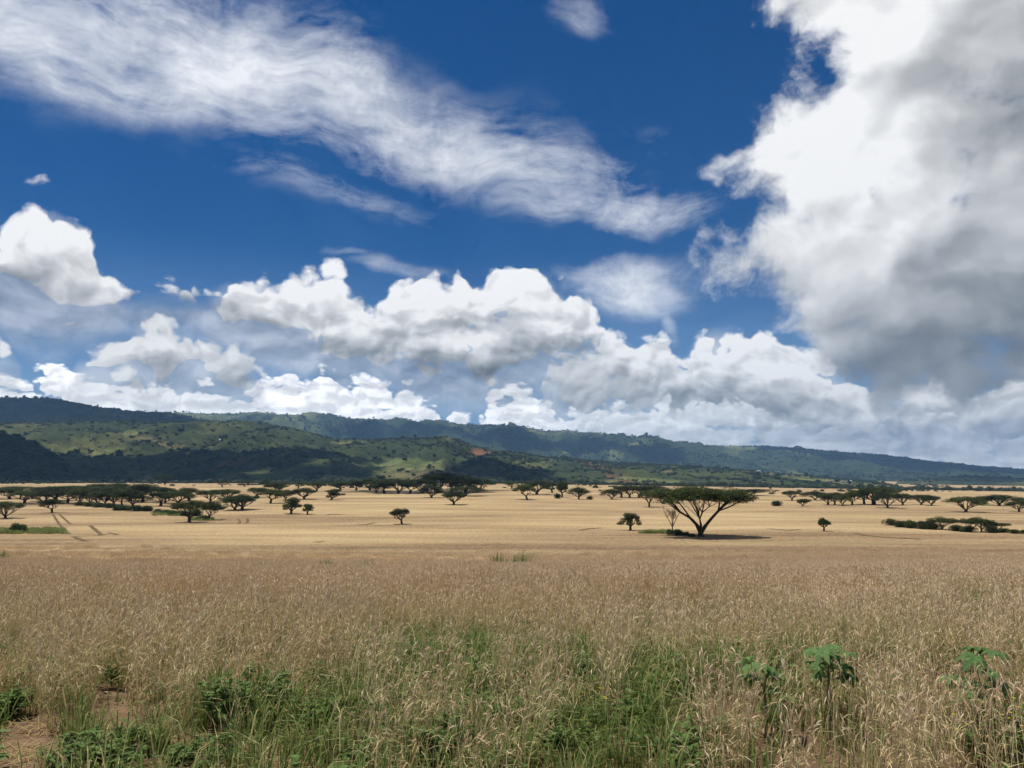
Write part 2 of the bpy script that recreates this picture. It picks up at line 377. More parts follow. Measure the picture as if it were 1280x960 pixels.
def pix_elev(y):                         # slope (dz / dY) of the sight line through a photo row
    b = 480.0 - y; ct, st = math.cos(PITCH), math.sin(PITCH)
    return (b * ct + FPX * st) / (FPX * ct - b * st)
def terrain(X, Y):
    """height and the index of the layer that forms the surface (-1: the field)"""
    X = np.asarray(X, float); Y = np.asarray(Y, float)
    z = field_z(X, Y).copy(); lay = np.full(z.shape, -1)
    Ys = np.maximum(Y, 1.0); px = 640 + UK * np.clip(X / Ys, -1.6, 1.6)
    shp = z.shape; z = z.ravel(); lay = lay.ravel(); Xr, Yr, pr = (np.broadcast_to(q, shp).ravel() for q in (X, Y, px))
    for i, (nm, crest, yc, yf, gul) in enumerate(LAYERS):
        cx = [c[0] for c in crest]; cs = [pix_elev(c[1]) for c in crest]
        k_ = np.nonzero(Yr > yf)[0]
        if len(k_) == 0: continue
        sl = np.interp(pr[k_], cx, cs); base = np.interp(np.clip(Yr[k_], -80, 12000), FY, FZ) - 12.0
        ok = EYE + sl * yc * 1.07 > base
        k_ = k_[ok]
        if len(k_) == 0: continue
        sl = sl[ok]; base = base[ok]; x = Xr[k_]; y = Yr[k_]; p = pr[k_]
        Yc = yc * (1 + 0.06 * vnoise(p / 130.0, np.zeros_like(p) + i * 7.7, 40 + i, 3))
        H = EYE + sl * Yc
        t = (y - yf) / (Yc - yf); tc = np.clip(t, 0, 1)
        front = smooth01(tc) * 0.55 + 0.45 * tc ** 1.25
        back = np.maximum(1 - (np.maximum(y - Yc, 0) / (Yc * 0.55)) ** 2 * 0.6, 0.3)
        zz = base + (H - base) * np.where(y < Yc, front, back)
        n1 = vnoise(x / (yc * .05), y / (yc * .09), 11 + i, 5, 0.55)
        rid = 1 - 2 * np.abs(vnoise(x / (yc * .045) + 3, y / (yc * .12), 61 + i, 4))
        zz += (H - base).clip(0) * gul * np.clip(4 * t * (1 - t), 0, 1) * (y < Yc) * (0.6 * n1 + 0.5 * (rid - 0.4))
        m = (zz > z[k_]) & (H > base)
        z[k_[m]] = zz[m]; lay[k_[m]] = i
    z = z.reshape(shp); lay = lay.reshape(shp)
    return z, lay
def canopy(Y):                           # beyond the built wheat the sheet itself is the top of the crop
    return 0.66 * smooth01((np.asarray(Y, float) - 28) / 60.0) * (1 - smooth01((np.asarray(Y, float) - 880) / 60.0))
def sheet_z(X, Y):
    z, lay = terrain(X, Y)
    return z + np.where(lay < 0, canopy(Y), 0), lay
_ray_y = np.geomspace(3.0, 9000.0, 300)
def ground_at(x, y):
    """where the sight line through a photo pixel meets the ground"""
    d = pix_dir(x, y); a, b = d.x / d.y, d.z / d.y
    Y = _ray_y
    for _ in range(3):
        gap = EYE + b * Y - sheet_z(a * Y, Y)[0]
        h = np.nonzero(gap <= 0)[0]
        if len(h) == 0: return None
        j = max(h[0], 1)
        Y = np.linspace(Y[j - 1], Y[j], 14)
    yy = float(Y[7]); xx = a * yy
    return Vector((xx, yy, float(sheet_z(np.array([xx]), np.array([yy]))[0][0])))
def at(X, Y):
    return Vector((X, Y, float(sheet_z(np.array([X]), np.array([Y]))[0][0])))

# ------------------------------------------------------------------ materials
def new_mat(name):
    m = bpy.data.materials.new(name); m.use_nodes = True
    t = m.node_tree; t.nodes.clear(); N = NT(t)
    out = N.new('ShaderNodeOutputMaterial')
    return m, N, out
def pbsdf(N, out, color, rough=0.9, spec=0.15, normal=None):
    p = N.new('ShaderNodeBsdfPrincipled')
    N.put(p.inputs['Base Color'], color); N.put(p.inputs['Roughness'], rough)
    p.inputs['Specular IOR Level'].default_value = spec
    if normal is not None: N.l.new(normal, p.inputs['Normal'])
    N.l.new(p.outputs[0], out.inputs[0])
    return p
def bump(N, h, strength, dist):
    b = N.new('ShaderNodeBump'); b.inputs['Strength'].default_value = strength; b.inputs['Distance'].default_value = dist
    N.l.new(h, b.inputs['Height']); return b.outputs[0]
def ramp(N, fac, stops):
    r = N.new('ShaderNodeValToRGB'); N.put(r.inputs[0], fac)
    e = r.color_ramp.elements
    while len(e) < len(stops): e.new(0.5)
    for el_, (p, c) in zip(e, stops): el_.position = p; el_.color = (*c, 1)
    return r.outputs[0]
def leaf_mat(name, stops, trans=0.35, scale=0.5, rough=0.7, attr_var=0.0):
    """foliage: colour varies from clump to clump and from plant to plant"""
    m, N, out = new_mat(name)
    pos = N.new('ShaderNodeNewGeometry').outputs['Position']
    f = N.noise(pos, scale, 3.0, 0.6, dim='3D')
    rnd = N.new('ShaderNodeObjectInfo').outputs['Random']
    isl = N.new('ShaderNodeNewGeometry').outputs['Random Per Island']
    f = N.m('ADD', N.m('MULTIPLY', N.m('SUBTRACT', f, 0.5), 1.1), N.m('ADD', N.m('MULTIPLY', rnd, 0.45), N.m('MULTIPLY', isl, 0.55)), clamp=True)
    c = ramp(N, f, stops)
    d = N.new('ShaderNodeBsdfPrincipled'); N.put(d.inputs['Base Color'], c); d.inputs['Roughness'].default_value = rough; d.inputs['Specular IOR Level'].default_value = 0.2
    tr = N.new('ShaderNodeBsdfTranslucent'); N.put(tr.inputs[0], c)
    mx = N.new('ShaderNodeMixShader'); mx.inputs[0].default_value = trans
    N.l.new(d.outputs[0], mx.inputs[1]); N.l.new(tr.outputs[0], mx.inputs[2]); N.l.new(mx.outputs[0], out.inputs[0])
    return m

def mat_field():
    m, N, out = new_mat('wheat_field')
    pos = N.new('ShaderNodeNewGeometry').outputs['Position']
    P2 = N.v('MULTIPLY', pos, (1, 1, 0))
    px, py, pz = N.sep(pos)
    broad = N.noise(N.v('MULTIPLY', P2, (0.010, 0.035, 0)), 1.0, 5.0, 0.6)
    rows = N.noise(N.v('MULTIPLY', N.v('MULTIPLY_ADD', N.noise(P2, 0.02, 3.0, color=True), (6.0, 6.0, 0), P2), (0.020, 0.13, 0)), 1.0, 6.0, 0.7)
    fine = N.noise(N.v('MULTIPLY', P2, (1.0, 0.45, 0)), 1.6, 6.0, 0.8)
    f = N.m('ADD', N.m('MULTIPLY_ADD', N.m('SUBTRACT', broad, 0.5), 1.7, N.rng_(N.m('MULTIPLY_ADD', N.m('SUBTRACT', broad, 0.5), 90.0, py), 40.0, 170.0, 0.20, 0.55)), N.m('MULTIPLY_ADD', N.m('SUBTRACT', rows, 0.5), 0.85, N.m('MULTIPLY', N.m('SUBTRACT', fine, 0.5), 1.9)))
    crop = ramp(N, f, [(0.0, (0.185, 0.125, 0.070)), (0.3, (0.300, 0.208, 0.115)), (0.62, (0.415, 0.298, 0.158)), (1.0, (0.53, 0.400, 0.215))])
    # weedy green tinge in places
    gr = N.rng_(N.noise(N.v('MULTIPLY', P2, (0.012, 0.05, 0)), 1.0, 4.0, 0.6), 0.58, 0.74, 0.0, 0.3)
    crop = N.mix(gr, crop, (0.19, 0.18, 0.075, 1))
    sf = N.noise(P2, 3.0, 6.0, 0.7)
    soil = ramp(N, sf, [(0.25, (0.085, 0.050, 0.032)), (0.55, (0.165, 0.098, 0.062)), (0.8, (0.24, 0.155, 0.10))])
    k = N.rng_(N.m('MULTIPLY_ADD', N.m('SUBTRACT', broad, 0.5), 60.0, py), 16.0, 42.0)
    c = N.mix(k, soil, crop)
    hgt = N.m('ADD', N.m('MULTIPLY', fine, 0.35), N.m('MULTIPLY', sf, 0.04))
    pbsdf(N, out, c, 0.95, 0.05, bump(N, N.m('MULTIPLY', hgt, N.rng_(py, 20, 110, 0.15, 1.0)), 0.8, 1.0))
    return m
def mat_hill():
    """land cover comes as a colour per vertex; the nodes add scrub, grain and relief"""
    m, N, out = new_mat('hill_land')
    at_ = N.new('ShaderNodeAttribute', attribute_name='land')
    pos = N.new('ShaderNodeNewGeometry').outputs['Position']
    s1 = N.noise(pos, 0.012, 5.0, 0.65, dim='3D'); s2 = N.noise(pos, 0.07, 4.0, 0.7, dim='3D')
    f = N.m('ADD', N.m('MULTIPLY', s1, 0.6), N.m('MULTIPLY', s2, 0.5))
    c = N.mix(N.rng_(f, 0.44, 0.64), N.v('MULTIPLY', at_.outputs['Color'], (1.35, 1.3, 1.25)), N.v('MULTIPLY', at_.outputs['Color'], (0.55, 0.60, 0.55)))
    pbsdf(N, out, c, 0.95, 0.05, bump(N, f, 0.9, 14.0))
    return m
M = {}
M['field'] = mat_field(); M['hill'] = mat_hill()

# ------------------------------------------------------------------ terrain: sheets
def build_terrain():
    az = np.concatenate([np.arange(-180, -56, 4.0), np.arange(-56, -44, 1.0), np.arange(-44, 44, 0.13), np.arange(44, 56, 1.0), np.arange(56, 180, 4.0)])
    az = np.radians(az); na = len(az)
    r = [0.4]
    while r[-1] < 11000: r.append(r[-1] * (1.055 if r[-1] < 800 else 1.021))
    r = np.array(r); nr = len(r)
    # in front the rings follow lines of equal forward distance, as the photo's rows do
    A, RR = np.meshgrid(az, r)
    fw = np.clip(np.cos(A), 0.55, 1)
    X = RR * np.sin(A) / fw; Y = RR * np.cos(A) / fw
    Z, lay = sheet_z(X, Y)
    V = np.stack([X, Y, Z], -1).reshape(-1, 3); L = lay.reshape(-1)
    idx = np.arange(nr * na).reshape(nr, na)
    nxt = np.roll(idx, -1, axis=1)
    quads = np.stack([idx[:-1], idx[1:], nxt[1:], nxt[:-1]], -1).reshape(-1, 4)[:, ::-1]
    # land cover of the hills, plus sunlit tops painted on the far ridge
    x, y = V[:, 0], V[:, 1]
    px = 640 + UK * x / np.maximum(y, 1)
    C = np.zeros((len(V), 4), dtype=np.float32); C[:, 3] = 1
    grass = np.array([0.078, 0.086, 0.030]); scrub = np.array([0.040, 0.052, 0.022]); wood = np.array([0.020, 0.030, 0.014])
    dry = np.array([0.170, 0.150, 0.070]); red = np.array([0.155, 0.078, 0.042]); pale = np.array([0.15, 0.165, 0.060])
    n1 = vnoise(x / 210, y / 330, 5, 5, 0.6); n2 = vnoise(x / 90, y / 160, 6, 5, 0.6); n3 = vnoise(x / 500, y / 600, 8, 4)
    base = scrub[None] * np.ones((len(V), 1))
    def lay_in(w, c):
        nonlocal base
        w = np.clip(w, 0, 1)[:, None]; base = base * (1 - w) + c[None] * w
    lay_in(smooth01((n1 - 0.0) / 0.35), grass)
    lay_in(smooth01((-n2 - 0.18) / 0.3) * 0.9, wood)
    lay_in(smooth01((n2 - 0.28) / 0.25) * 0.8 * (y < 4200), dry)
    far = (L == 0)
    lay_in(far * 0.75, np.array([0.030, 0.048, 0.020])); lay_in(far * smooth01((n3 * .7 + n1 * .5 - 0.22) / 0.25), np.array([0.085, 0.110, 0.035]))
    lay_in(far * smooth01((np.sin(px / 37.0) * .2 + n1 - 0.40) / 0.2), np.array([0.13, 0.15, 0.055]))
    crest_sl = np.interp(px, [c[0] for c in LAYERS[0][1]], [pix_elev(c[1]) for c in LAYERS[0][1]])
    lit_crest = far * smooth01(((V[:, 2] - EYE) / np.maximum(y, 1) / np.maximum(crest_sl, 1e-4) - 0.86) / 0.08)
    lay_in(lit_crest * smooth01((vnoise(x / 330, y / 500, 24, 4) - 0.02) / 0.2), np.array([0.15, 0.165, 0.060]))  # grass patches near the skyline, colour brightened to stand for sunlit tops
    lay_in((L == 1) * 0.55, np.array([0.032, 0.045, 0.020])); lay_in((L == 3) * 0.9, wood)
    def spot(cx, cy, rx, ry, c, amt=1.0, seed=0):
        """a field or a bare cut on the hillside, placed where the photo shows it"""
        g = ground_at(cx, cy)
        if g is None: return
        k = g.y / UK
        fl = ground_at(cx, cy - ry) or ground_at(cx, cy - ry * .5) or g; fh = ground_at(cx, cy + ry) or g
        dy = max(abs(fl.y - fh.y) * .5, 25.0)
        d = np.sqrt(((x - g.x) / (rx * k)) ** 2 + ((y - g.y) / dy) ** 2) + 0.35 * vnoise(x / 60, y / 90, 70 + seed, 4)
        lay_in((1 - smooth01((d - 0.75) / 0.4)) * amt, c)
    spot(505, 582, 62, 9, pale, .95, 1); spot(520, 590, 60, 4, dry * .9, .8, 2); spot(470, 575, 30, 5, pale * .8, .7, 3)
    spot(130, 563, 22, 3.5, pale, .8, 4); spot(165, 543, 12, 3, pale * 1.1, .7, 5); spot(190, 551, 90, 1.6, dry, .8, 6); spot(70, 556, 40, 4, grass * 1.2, .8, 7)
    spot(292, 576, 20, 5, red * .8, .8, 8); spot(601, 565, 14, 4, red * 1.15, 1, 9); spot(755, 585, 16, 8, red * .9, .75, 10); spot(765, 598, 6, 3, red * 1.2, .8, 11)
    spot(425, 554, 20, 2.0, dry * 1.1, .8, 12); spot(815, 602, 45, 3.5, pale, .9, 13); spot(1020, 601, 16, 2.5, pale * 1.1, .9, 14); spot(1100, 606, 70, 4, dry * 1.0, .9, 15)
    spot(1190, 612, 60, 4, dry * .9, .7, 16); spot(660, 577, 28, 4, pale * .9, .7, 17); spot(780, 592, 40, 5, grass, .6, 18); spot(900, 598, 60, 5, scrub * 1.3, .5, 19)
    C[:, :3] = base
    kinds = [('field', -1, M['field'])] + [(nm, i, M['hill']) for i, (nm, *_r) in enumerate(LAYERS)]
    fl_ = np.stack([L[quads[:, j]] for j in range(4)], -1).max(1)
    for nm, i, mt in kinds:
        q = quads[fl_ == i]
        if len(q) < 20: continue
        u, inv = np.unique(q, return_inverse=True)
        me = mesh_np(nm, V[u], inv.reshape(-1, 4), [mt], smooth=True)
        if i >= 0:
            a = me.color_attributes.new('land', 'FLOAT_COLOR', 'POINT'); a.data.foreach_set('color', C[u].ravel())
        o = link(bpy.data.objects.new(nm, me)); tag(o, kind='structure')
build_terrain()
# ------------------------------------------------------------------ unseen clouds added above the frame, shaped to shade the hills and field
def mat_shade_cloud():
    m, N, out = new_mat('shade_cloud')
    d = N.new('ShaderNodeBsdfDiffuse'); d.inputs[0].default_value = (0.9, 0.9, 0.9, 1)
    tr = N.new('ShaderNodeBsdfTranslucent'); tr.inputs[0].default_value = (0.85, 0.87, 0.9, 1)
    mx = N.new('ShaderNodeMixShader'); mx.inputs[0].default_value = 0.4
    N.l.new(d.outputs[0], mx.inputs[1]); N.l.new(tr.outputs[0], mx.inputs[2]); N.l.new(mx.outputs[0], out.inputs[0])
    return m
M['shade_cloud'] = mat_shade_cloud()
def ico(sub=2):
    bm = bmesh.new(); bmesh.ops.create_icosphere(bm, subdivisions=sub, radius=1.0)
    v = np.array([p.co[:] for p in bm.verts]); f = np.array([[q.index for q in p.verts] for p in bm.faces]); bm.free()
    return v, f
ICO2, ICO1 = ico(2), ico(1)
SHADE_CLOUDS = [  # shade on the ground: list of ellipses (x, y, rx, ry) in metres; height of the cloud base
    ([(-1000, 1250, 330, 260), (-760, 1200, 220, 200), (-610, 1330, 190, 230), (-450, 1330, 150, 230), (-330, 1400, 90, 200)], 2300),
    ([(-40, 1330, 85, 280), (30, 1450, 60, 150)], 2500),
    ([(-52, 445, 42, 32), (-20, 470, 24, 20)], 1500),
    ([(-2500, 3300, 700, 520), (-1700, 3350, 400, 450)], 5200),
    ([(-900, 5000, 330, 420), (-500, 5050, 280, 350)], 6500),
    ([(150, 4800, 330, 420), (520, 4900, 260, 450), (900, 4600, 180, 350)], 6500),
    ([(2400, 4900, 480, 900), (3000, 5000, 520, 900), (3700, 4900, 600, 900), (2000, 5300, 260, 420)], 7500),
    ([(1900, 2900, 260, 220), (2300, 2950, 260, 220)], 4200)]
def build_shade_clouds():
    for k, (els, alt) in enumerate(SHADE_CLOUDS):
        r_ = np.random.default_rng(100 + k); vs, fs, n0 = [], [], 0
        for (x, y, rx, ry) in els:
            z0 = float(terrain(np.array([float(x)]), np.array([float(y)]))[0][0])
            tt = (alt - z0) / sun_dir.z
            cx, cy = x + sun_dir.x * tt, y + sun_dir.y * tt
            n = 26
            for j in range(n):
                a = r_.uniform(0, 2 * math.pi); q = math.sqrt(r_.uniform(0, 1)) * 0.92
                rad = min(rx, ry) * r_.uniform(0.2, 0.5)
                v, f = ICO2
                d = 1 + 0.22 * vnoise(v[:, 0] * 2.1 + j * 9.1, v[:, 1] * 2.1 + v[:, 2] * 1.7, k, 3)
                p = v * d[:, None] * np.array([rad * rx / min(rx, ry) * .8, rad * ry / min(rx, ry) * .8, rad * 0.6])
                p[:, 2] = np.where(p[:, 2] < 0, p[:, 2] * 0.3, p[:, 2])
                p += np.array([cx + math.cos(a) * q * rx, cy + math.sin(a) * q * ry, alt + r_.uniform(0, 0.2) * rad])
                vs.append(p); fs.append(f + n0); n0 += len(p)
        me = mesh_np('shade_cloud', np.concatenate(vs), np.concatenate(fs), [M['shade_cloud']], smooth=True)
        tag(link(bpy.data.objects.new('shade_cloud', me)), kind='structure')
build_shade_clouds()

# ------------------------------------------------------------------ haze: one closed box of even air
def build_haze():
    m = bpy.data.materials.new('haze'); m.use_nodes = True
    t = m.node_tree; t.nodes.clear()
    out = t.nodes.new('ShaderNodeOutputMaterial'); p = t.nodes.new('ShaderNodeVolumePrincipled')
    p.inputs['Color'].default_value = (0.34, 0.63, 1.0, 1); p.inputs['Density'].default_value = HAZE
    p.inputs['Anisotropy'].default_value = 0.0
    t.links.new(p.outputs[0], out.inputs['Volume'])
    x, y0, y1, z0, z1 = 21500, -21500, 11800, -95, 690
    bm = bmesh.new(); bmesh.ops.create_cube(bm, size=1.0)
    for v in bm.verts: v.co = (v.co.x * 2 * x, y0 if v.co.y < 0 else y1, z0 if v.co.z < 0 else z1)
    me = bpy.data.meshes.new('haze'); bm.to_mesh(me); bm.free(); me.materials.append(m)
    o = link(bpy.data.objects.new('haze', me)); tag(o, 'thin bluish haze over the plain and the far ridge', None, kind='stuff')
    o.display_type = 'WIRE'
HAZE = 8e-5
build_haze()
# ------------------------------------------------------------------ trees
M['leaf'] = leaf_mat('acacia_leaf', [(0.0, (0.014, 0.023, 0.007)), (0.5, (0.042, 0.060, 0.016)), (1.0, (0.115, 0.135, 0.034))], 0.35, 0.35)
M['shrub'] = leaf_mat('shrub_leaf', [(0.0, (0.022, 0.042, 0.010)), (0.5, (0.050, 0.090, 0.020)), (1.0, (0.095, 0.150, 0.035))], 0.3, 0.6)
M['hillbush'] = leaf_mat('hill_scrub', [(0.0, (0.012, 0.020, 0.009)), (0.5, (0.028, 0.040, 0.016)), (1.0, (0.060, 0.075, 0.026))], 0.2, 0.03)
def mat_bark(name, c0, c1):
    m, N, out = new_mat(name)
    tc = N.new('ShaderNodeTexCoord').outputs['Object']
    f = N.noise(N.v('MULTIPLY', tc, (9, 9, 2.2)), 1.0, 5.0, 0.65, dim='3D')
    pbsdf(N, out, ramp(N, f, [(0.3, c0), (0.7, c1)]), 0.9, 0.1, bump(N, f, 0.7, 0.03))
    return m
M['bark'] = mat_bark('acacia_bark', (0.028, 0.021, 0.016), (0.095, 0.075, 0.056))
M['bark_pale'] = mat_bark('pale_bark', (0.10, 0.075, 0.055), (0.23, 0.175, 0.130))

def tube(vs, fs, pts, rads, sides=6):
    """tapered tube along points, appended to the lists"""
    pts = [Vector(p) for p in pts]; n0 = sum(len(v) for v in vs); ring = []
    up = Vector((0.31, 0.17, 0.93))
    P_ = []
    for i, p in enumerate(pts):
        d = (pts[min(i + 1, len(pts) - 1)] - pts[max(i - 1, 0)]).normalized()
        s = d.cross(up)
        if s.length < 1e-3: s = d.cross(Vector((1, 0, 0)))
        s.normalize(); q = d.cross(s)
        for k in range(sides):
            a = 2 * math.pi * k / sides
            P_.append(p + (s * math.cos(a) + q * math.sin(a)) * rads[i])
    vs.append(np.array([tuple(p) for p in P_]))
    F = []
    for i in range(len(pts) - 1):
        for k in range(sides):
            a = n0 + i * sides + k; b = n0 + i * sides + (k + 1) % sides
            F.append((a, b, b + sides, a + sides))
    fs.append(np.array(F))
def leaf_quads(P_, Nn, size, r_, jitter=0.7):
    """a small bent leaf spray (two triangles) at each point"""
    n = len(P_)
    nrm = Nn + r_.normal(0, jitter, (n, 3)); nrm /= np.linalg.norm(nrm, axis=1)[:, None] + 1e-9
    t = np.cross(nrm, r_.normal(0, 1, (n, 3))); t /= np.linalg.norm(t, axis=1)[:, None] + 1e-9
    b = np.cross(nrm, t); s = (size * r_.uniform(0.55, 1.35, n))[:, None]
    V = np.stack([P_ - t * s, P_ + b * s * 0.5 - nrm * s * .15, P_ + t * s, P_ - b * s * 0.5 - nrm * s * .15], 1).reshape(-1, 3)
    F = np.arange(4 * n).reshape(n, 4)
    return V, F
def pad_points(n, c, rad, r_, flat=0.75):
    """points on and inside a flattened cushion of twigs, denser towards its upper side"""
    d = r_.normal(0, 1, (n, 3)); d /= np.linalg.norm(d, axis=1)[:, None]
    q = r_.uniform(0, 1, n) ** 0.38
    lum = 1 + 0.22 * vnoise(d[:, 0] * 2.6 + c[0] * 7, d[:, 1] * 2.6 + c[1] * 7, 21, 3)
    d[:, 2] = np.where(d[:, 2] < 0, d[:, 2] * flat, d[:, 2])
    P_ = d * (q * lum)[:, None] * np.array(rad) + np.array(c)
    nr = d / np.array(rad) * max(rad); nr[:, 2] = np.abs(nr[:, 2]) + 0.4
    return P_, nr / np.linalg.norm(nr, axis=1)[:, None]

def acacia_mesh(seed, split=0.16, limbs=5, base=0.66, pads=11, dome=0.5, leaves=3200, leaf=0.02, irregular=0.0, girth=0.028, lean=0.0, thick=0.13, vshape=None, spread=0.42, drop=0.0, limbs_out=None, crook=.008):
    """unit acacia: height 1, crown width 1 (x scaled later). Returns trunk and crown meshes"""
    r_ = np.random.default_rng(seed)
    tv, tf = [], []
    cr = []                                          # crown cushions
    for k in range(pads):
        a = 2 * math.pi * (k * 0.618 + r_.uniform(-.1, .1)); q = math.sqrt((k + 0.4) / pads) * spread
        if irregular: q *= r_.uniform(1 - irregular, 1.0)
        top = 1.0 - dome * (q / 0.5) ** 2 * 0.35 - r_.uniform(0, 0.10 + irregular * 0.35)
        rr = r_.uniform(0.115, 0.205) * (1 - 0.2 * q / 0.5)
        th = thick * r_.uniform(0.7, 1.25)
        cr.append((q * math.cos(a) + lean * .3, q * math.sin(a), top - th - drop * (q / .5) ** 2, rr, th))
    # limbs: from the fork outwards to the undersides of the cushions
    fork = Vector((lean * 0.1, 0, split))
    tube(tv, tf, [(0, 0, -0.03), (0, 0, 0.01), (lean * 0.05, 0.0, split * 0.5), fork], [girth * 1.5, girth * 1.15, girth, girth * 0.95], 8)
    heads = []
    for k in range(limbs):
        if vshape is not None: a, q, r0 = vshape[k]
        else: a = 2 * math.pi * k / limbs + r_.uniform(-.4, .4); q = r_.uniform(0.16, 0.30); r0 = girth * r_.uniform(0.5, 0.75)
        zt = base + r_.uniform(-.04, .06); e = Vector((q * math.cos(a) + lean * .3, q * math.sin(a), zt))
        pts, rad = [], []
        for i in range(6):
            t = i / 5
            p = fork.lerp(e, t); p.z = fork.z + (e.z - fork.z) * (t ** 0.92)
            p += Vector((r_.normal(0, crook), r_.normal(0, crook), 0)) * (1 if 0 < i else 0)
            pts.append(p); rad.append(r0 * (1 - 0.55 * t))
        lv, lf = ([], []) if limbs_out is not None else (tv, tf)
        tube(lv, lf, pts, rad, 6); heads.append((pts, rad, lv, lf))
    for (cx, cy, cz, rr, th) in cr:
        # the nearest limb sends a branch, which forks into twigs under the cushion
        best = min(heads, key=lambda h: (h[0][-1].xy - Vector((cx, cy))).length + r_.uniform(0, .05))
        j = int(r_.integers(2, 5)); s = best[0][j]; e = Vector((cx, cy, cz - th * 0.2))
        m1 = s.lerp(e, 0.5) + Vector((0, 0, 0.02 * r_.normal())); r0 = best[1][j] * 0.62
        tube(best[2], best[3], [s, s.lerp(m1, .5), m1, m1.lerp(e, .5), e], [r0, r0 * .85, r0 * .65, r0 * .45, r0 * .25], 5)
        for _ in range(5):
            a = r_.uniform(0, 2 * math.pi); e2 = Vector((cx + rr * .8 * math.cos(a), cy + rr * .8 * math.sin(a), cz + th * r_.uniform(-.1, .3)))
            s2 = m1.lerp(e, r_.uniform(.1, .7))
            tube(best[2], best[3], [s2, s2.lerp(e2, .5) + Vector((0, 0, -.008)), e2], [r0 * .36, r0 * .24, r0 * .08], 4)
    if limbs_out is not None: limbs_out += [(np.concatenate(h[2]), np.concatenate(h[3])) for h in heads]
    n = leaves // len(cr); PV, PF, n0 = [], [], 0
    for (cx, cy, cz, rr, th) in cr:
        P_, Nn = pad_points(n, (cx, cy, cz), (rr, rr, th), r_, 0.55)
        V, F = leaf_quads(P_, Nn, leaf, r_); PV.append(V); PF.append(F + n0); n0 += len(V)
    return (np.concatenate(tv), np.concatenate(tf)), (np.concatenate(PV), np.concatenate(PF))
def shrub_mesh(seed, pads=11, leaves=2600, leaf=0.042):
    r_ = np.random.default_rng(seed); tv, tf, PV, PF, n0 = [], [], [], [], 0
    for k in range(pads):
        a = r_.uniform(0, 6.28); q = r_.uniform(0, 0.36); h = r_.uniform(0.25, 0.66) * (1 - q * .8); rr = r_.uniform(0.17, 0.27)
        c = (q * math.cos(a), q * math.sin(a), h)
        P_, Nn = pad_points(leaves // pads, c, (rr, rr, 0.36), r_, 1.6)
        low = P_[:, 2] < 0.01; P_[low, 2] = r_.uniform(0.01, 0.3, low.sum())
        V, F = leaf_quads(P_, Nn, leaf, r_); PV.append(V); PF.append(F + n0); n0 += len(V)
        tube(tv, tf, [(0.02 * math.cos(a), 0.02 * math.sin(a), -0.02), (c[0] * .6, c[1] * .6, h * .55), c], [0.014, 0.010, 0.004], 5)
    return (np.concatenate(tv), np.concatenate(tf)), (np.concatenate(PV), np.concatenate(PF))
def bare_mesh(seed):
    r_ = np.random.default_rng(seed); tv, tf = [], []
    tips = []
    tube(tv, tf, [(0, 0, -.03), (0, 0, .02), (.01, 0, .16)], [.034, .028, .024], 7)
    for k in range(4):
        a = k * 1.6 + r_.uniform(-.3, .3); e = Vector((.30 * math.cos(a), .30 * math.sin(a), r_.uniform(.62, .74))); s = Vector((.01, 0, .15))
        pts = [s.lerp(e, t) + Vector((0, 0, .05 * t * (1 - t))) for t in (0, .25, .5, .75, 1)]
        tube(tv, tf, pts, [.020, .017, .013, .010, .007], 6)
        for j in range(9):
            t = r_.uniform(.45, 1); b = s.lerp(e, t); aa = r_.uniform(0, 6.28); q = r_.uniform(.08, .22)
            e2 = Vector((b.x + q * math.cos(aa), b.y + q * math.sin(aa), min(b.z + r_.uniform(.06, .3), 1.0)))
            tube(tv, tf, [b, b.lerp(e2, .5) + Vector((0, 0, .01)), e2], [.007, .005, .002], 4); tips.append(e2)
            for _ in range(3):
                e3 = e2 + Vector((r_.normal(0, .06), r_.normal(0, .06), r_.uniform(-.01, .07))); m_ = b.lerp(e2, .6)
                tube(tv, tf, [m_, e3], [.004, .0015], 3); tips.append(e3)
    P_ = np.array([tuple(p) for p in tips]); P_ = np.repeat(P_, 4, 0) + r_.normal(0, .02, (len(P_) * 4, 3))
    V, F = leaf_quads(P_, np.tile([0, 0, 1.0], (len(P_), 1)), .014, r_)
    return (np.concatenate(tv), np.concatenate(tf)), (V, F)

PROTO = {}
def proto(key, meshes, bark, leafm, swap=False):
    (tv, tf), (cv, cf) = meshes
    PROTO[key] = (mesh_np('trunk', tv, tf, [bark], smooth=True), mesh_np('crown', cv, cf, [leafm]))
V_HERO = [(math.radians(174), .30, .021), (math.radians(4), .29, .023), (math.radians(100), .12, .009), (math.radians(-70), .13, .010)]
HERO_LIMBS = []
proto('hero', acacia_mesh(3, limbs_out=HERO_LIMBS, split=0.07, limbs=4, base=0.70, pads=36, dome=0.32, irregular=.10, leaves=30000, leaf=0.0115, girth=0.026, vshape=V_HERO, thick=0.115, spread=0.43, crook=.016), M['bark'], M['leaf'])
for i, kw in enumerate([dict(split=.20, limbs=4, pads=19, thick=.15, irregular=.1), dict(split=.10, limbs=5, pads=24, dome=.9, thick=.18), dict(split=.26, limbs=4, pads=15, irregular=.45, lean=.3, thick=.14), dict(split=.14, limbs=6, pads=23, dome=.5, irregular=.3, thick=.16), dict(split=.2, limbs=3, pads=16, irregular=.55, lean=-.4, thick=.15), dict(split=.1, limbs=5, pads=24, dome=1.1, irregular=.25, thick=.19), dict(split=.16, limbs=4, pads=17, irregular=.7, lean=.2, thick=.16)]):
    proto('flat%d' % i, acacia_mesh(20 + i, leaves=8200, leaf=.0165, girth=.038, base=.42, **kw), M['bark'], M['leaf'])
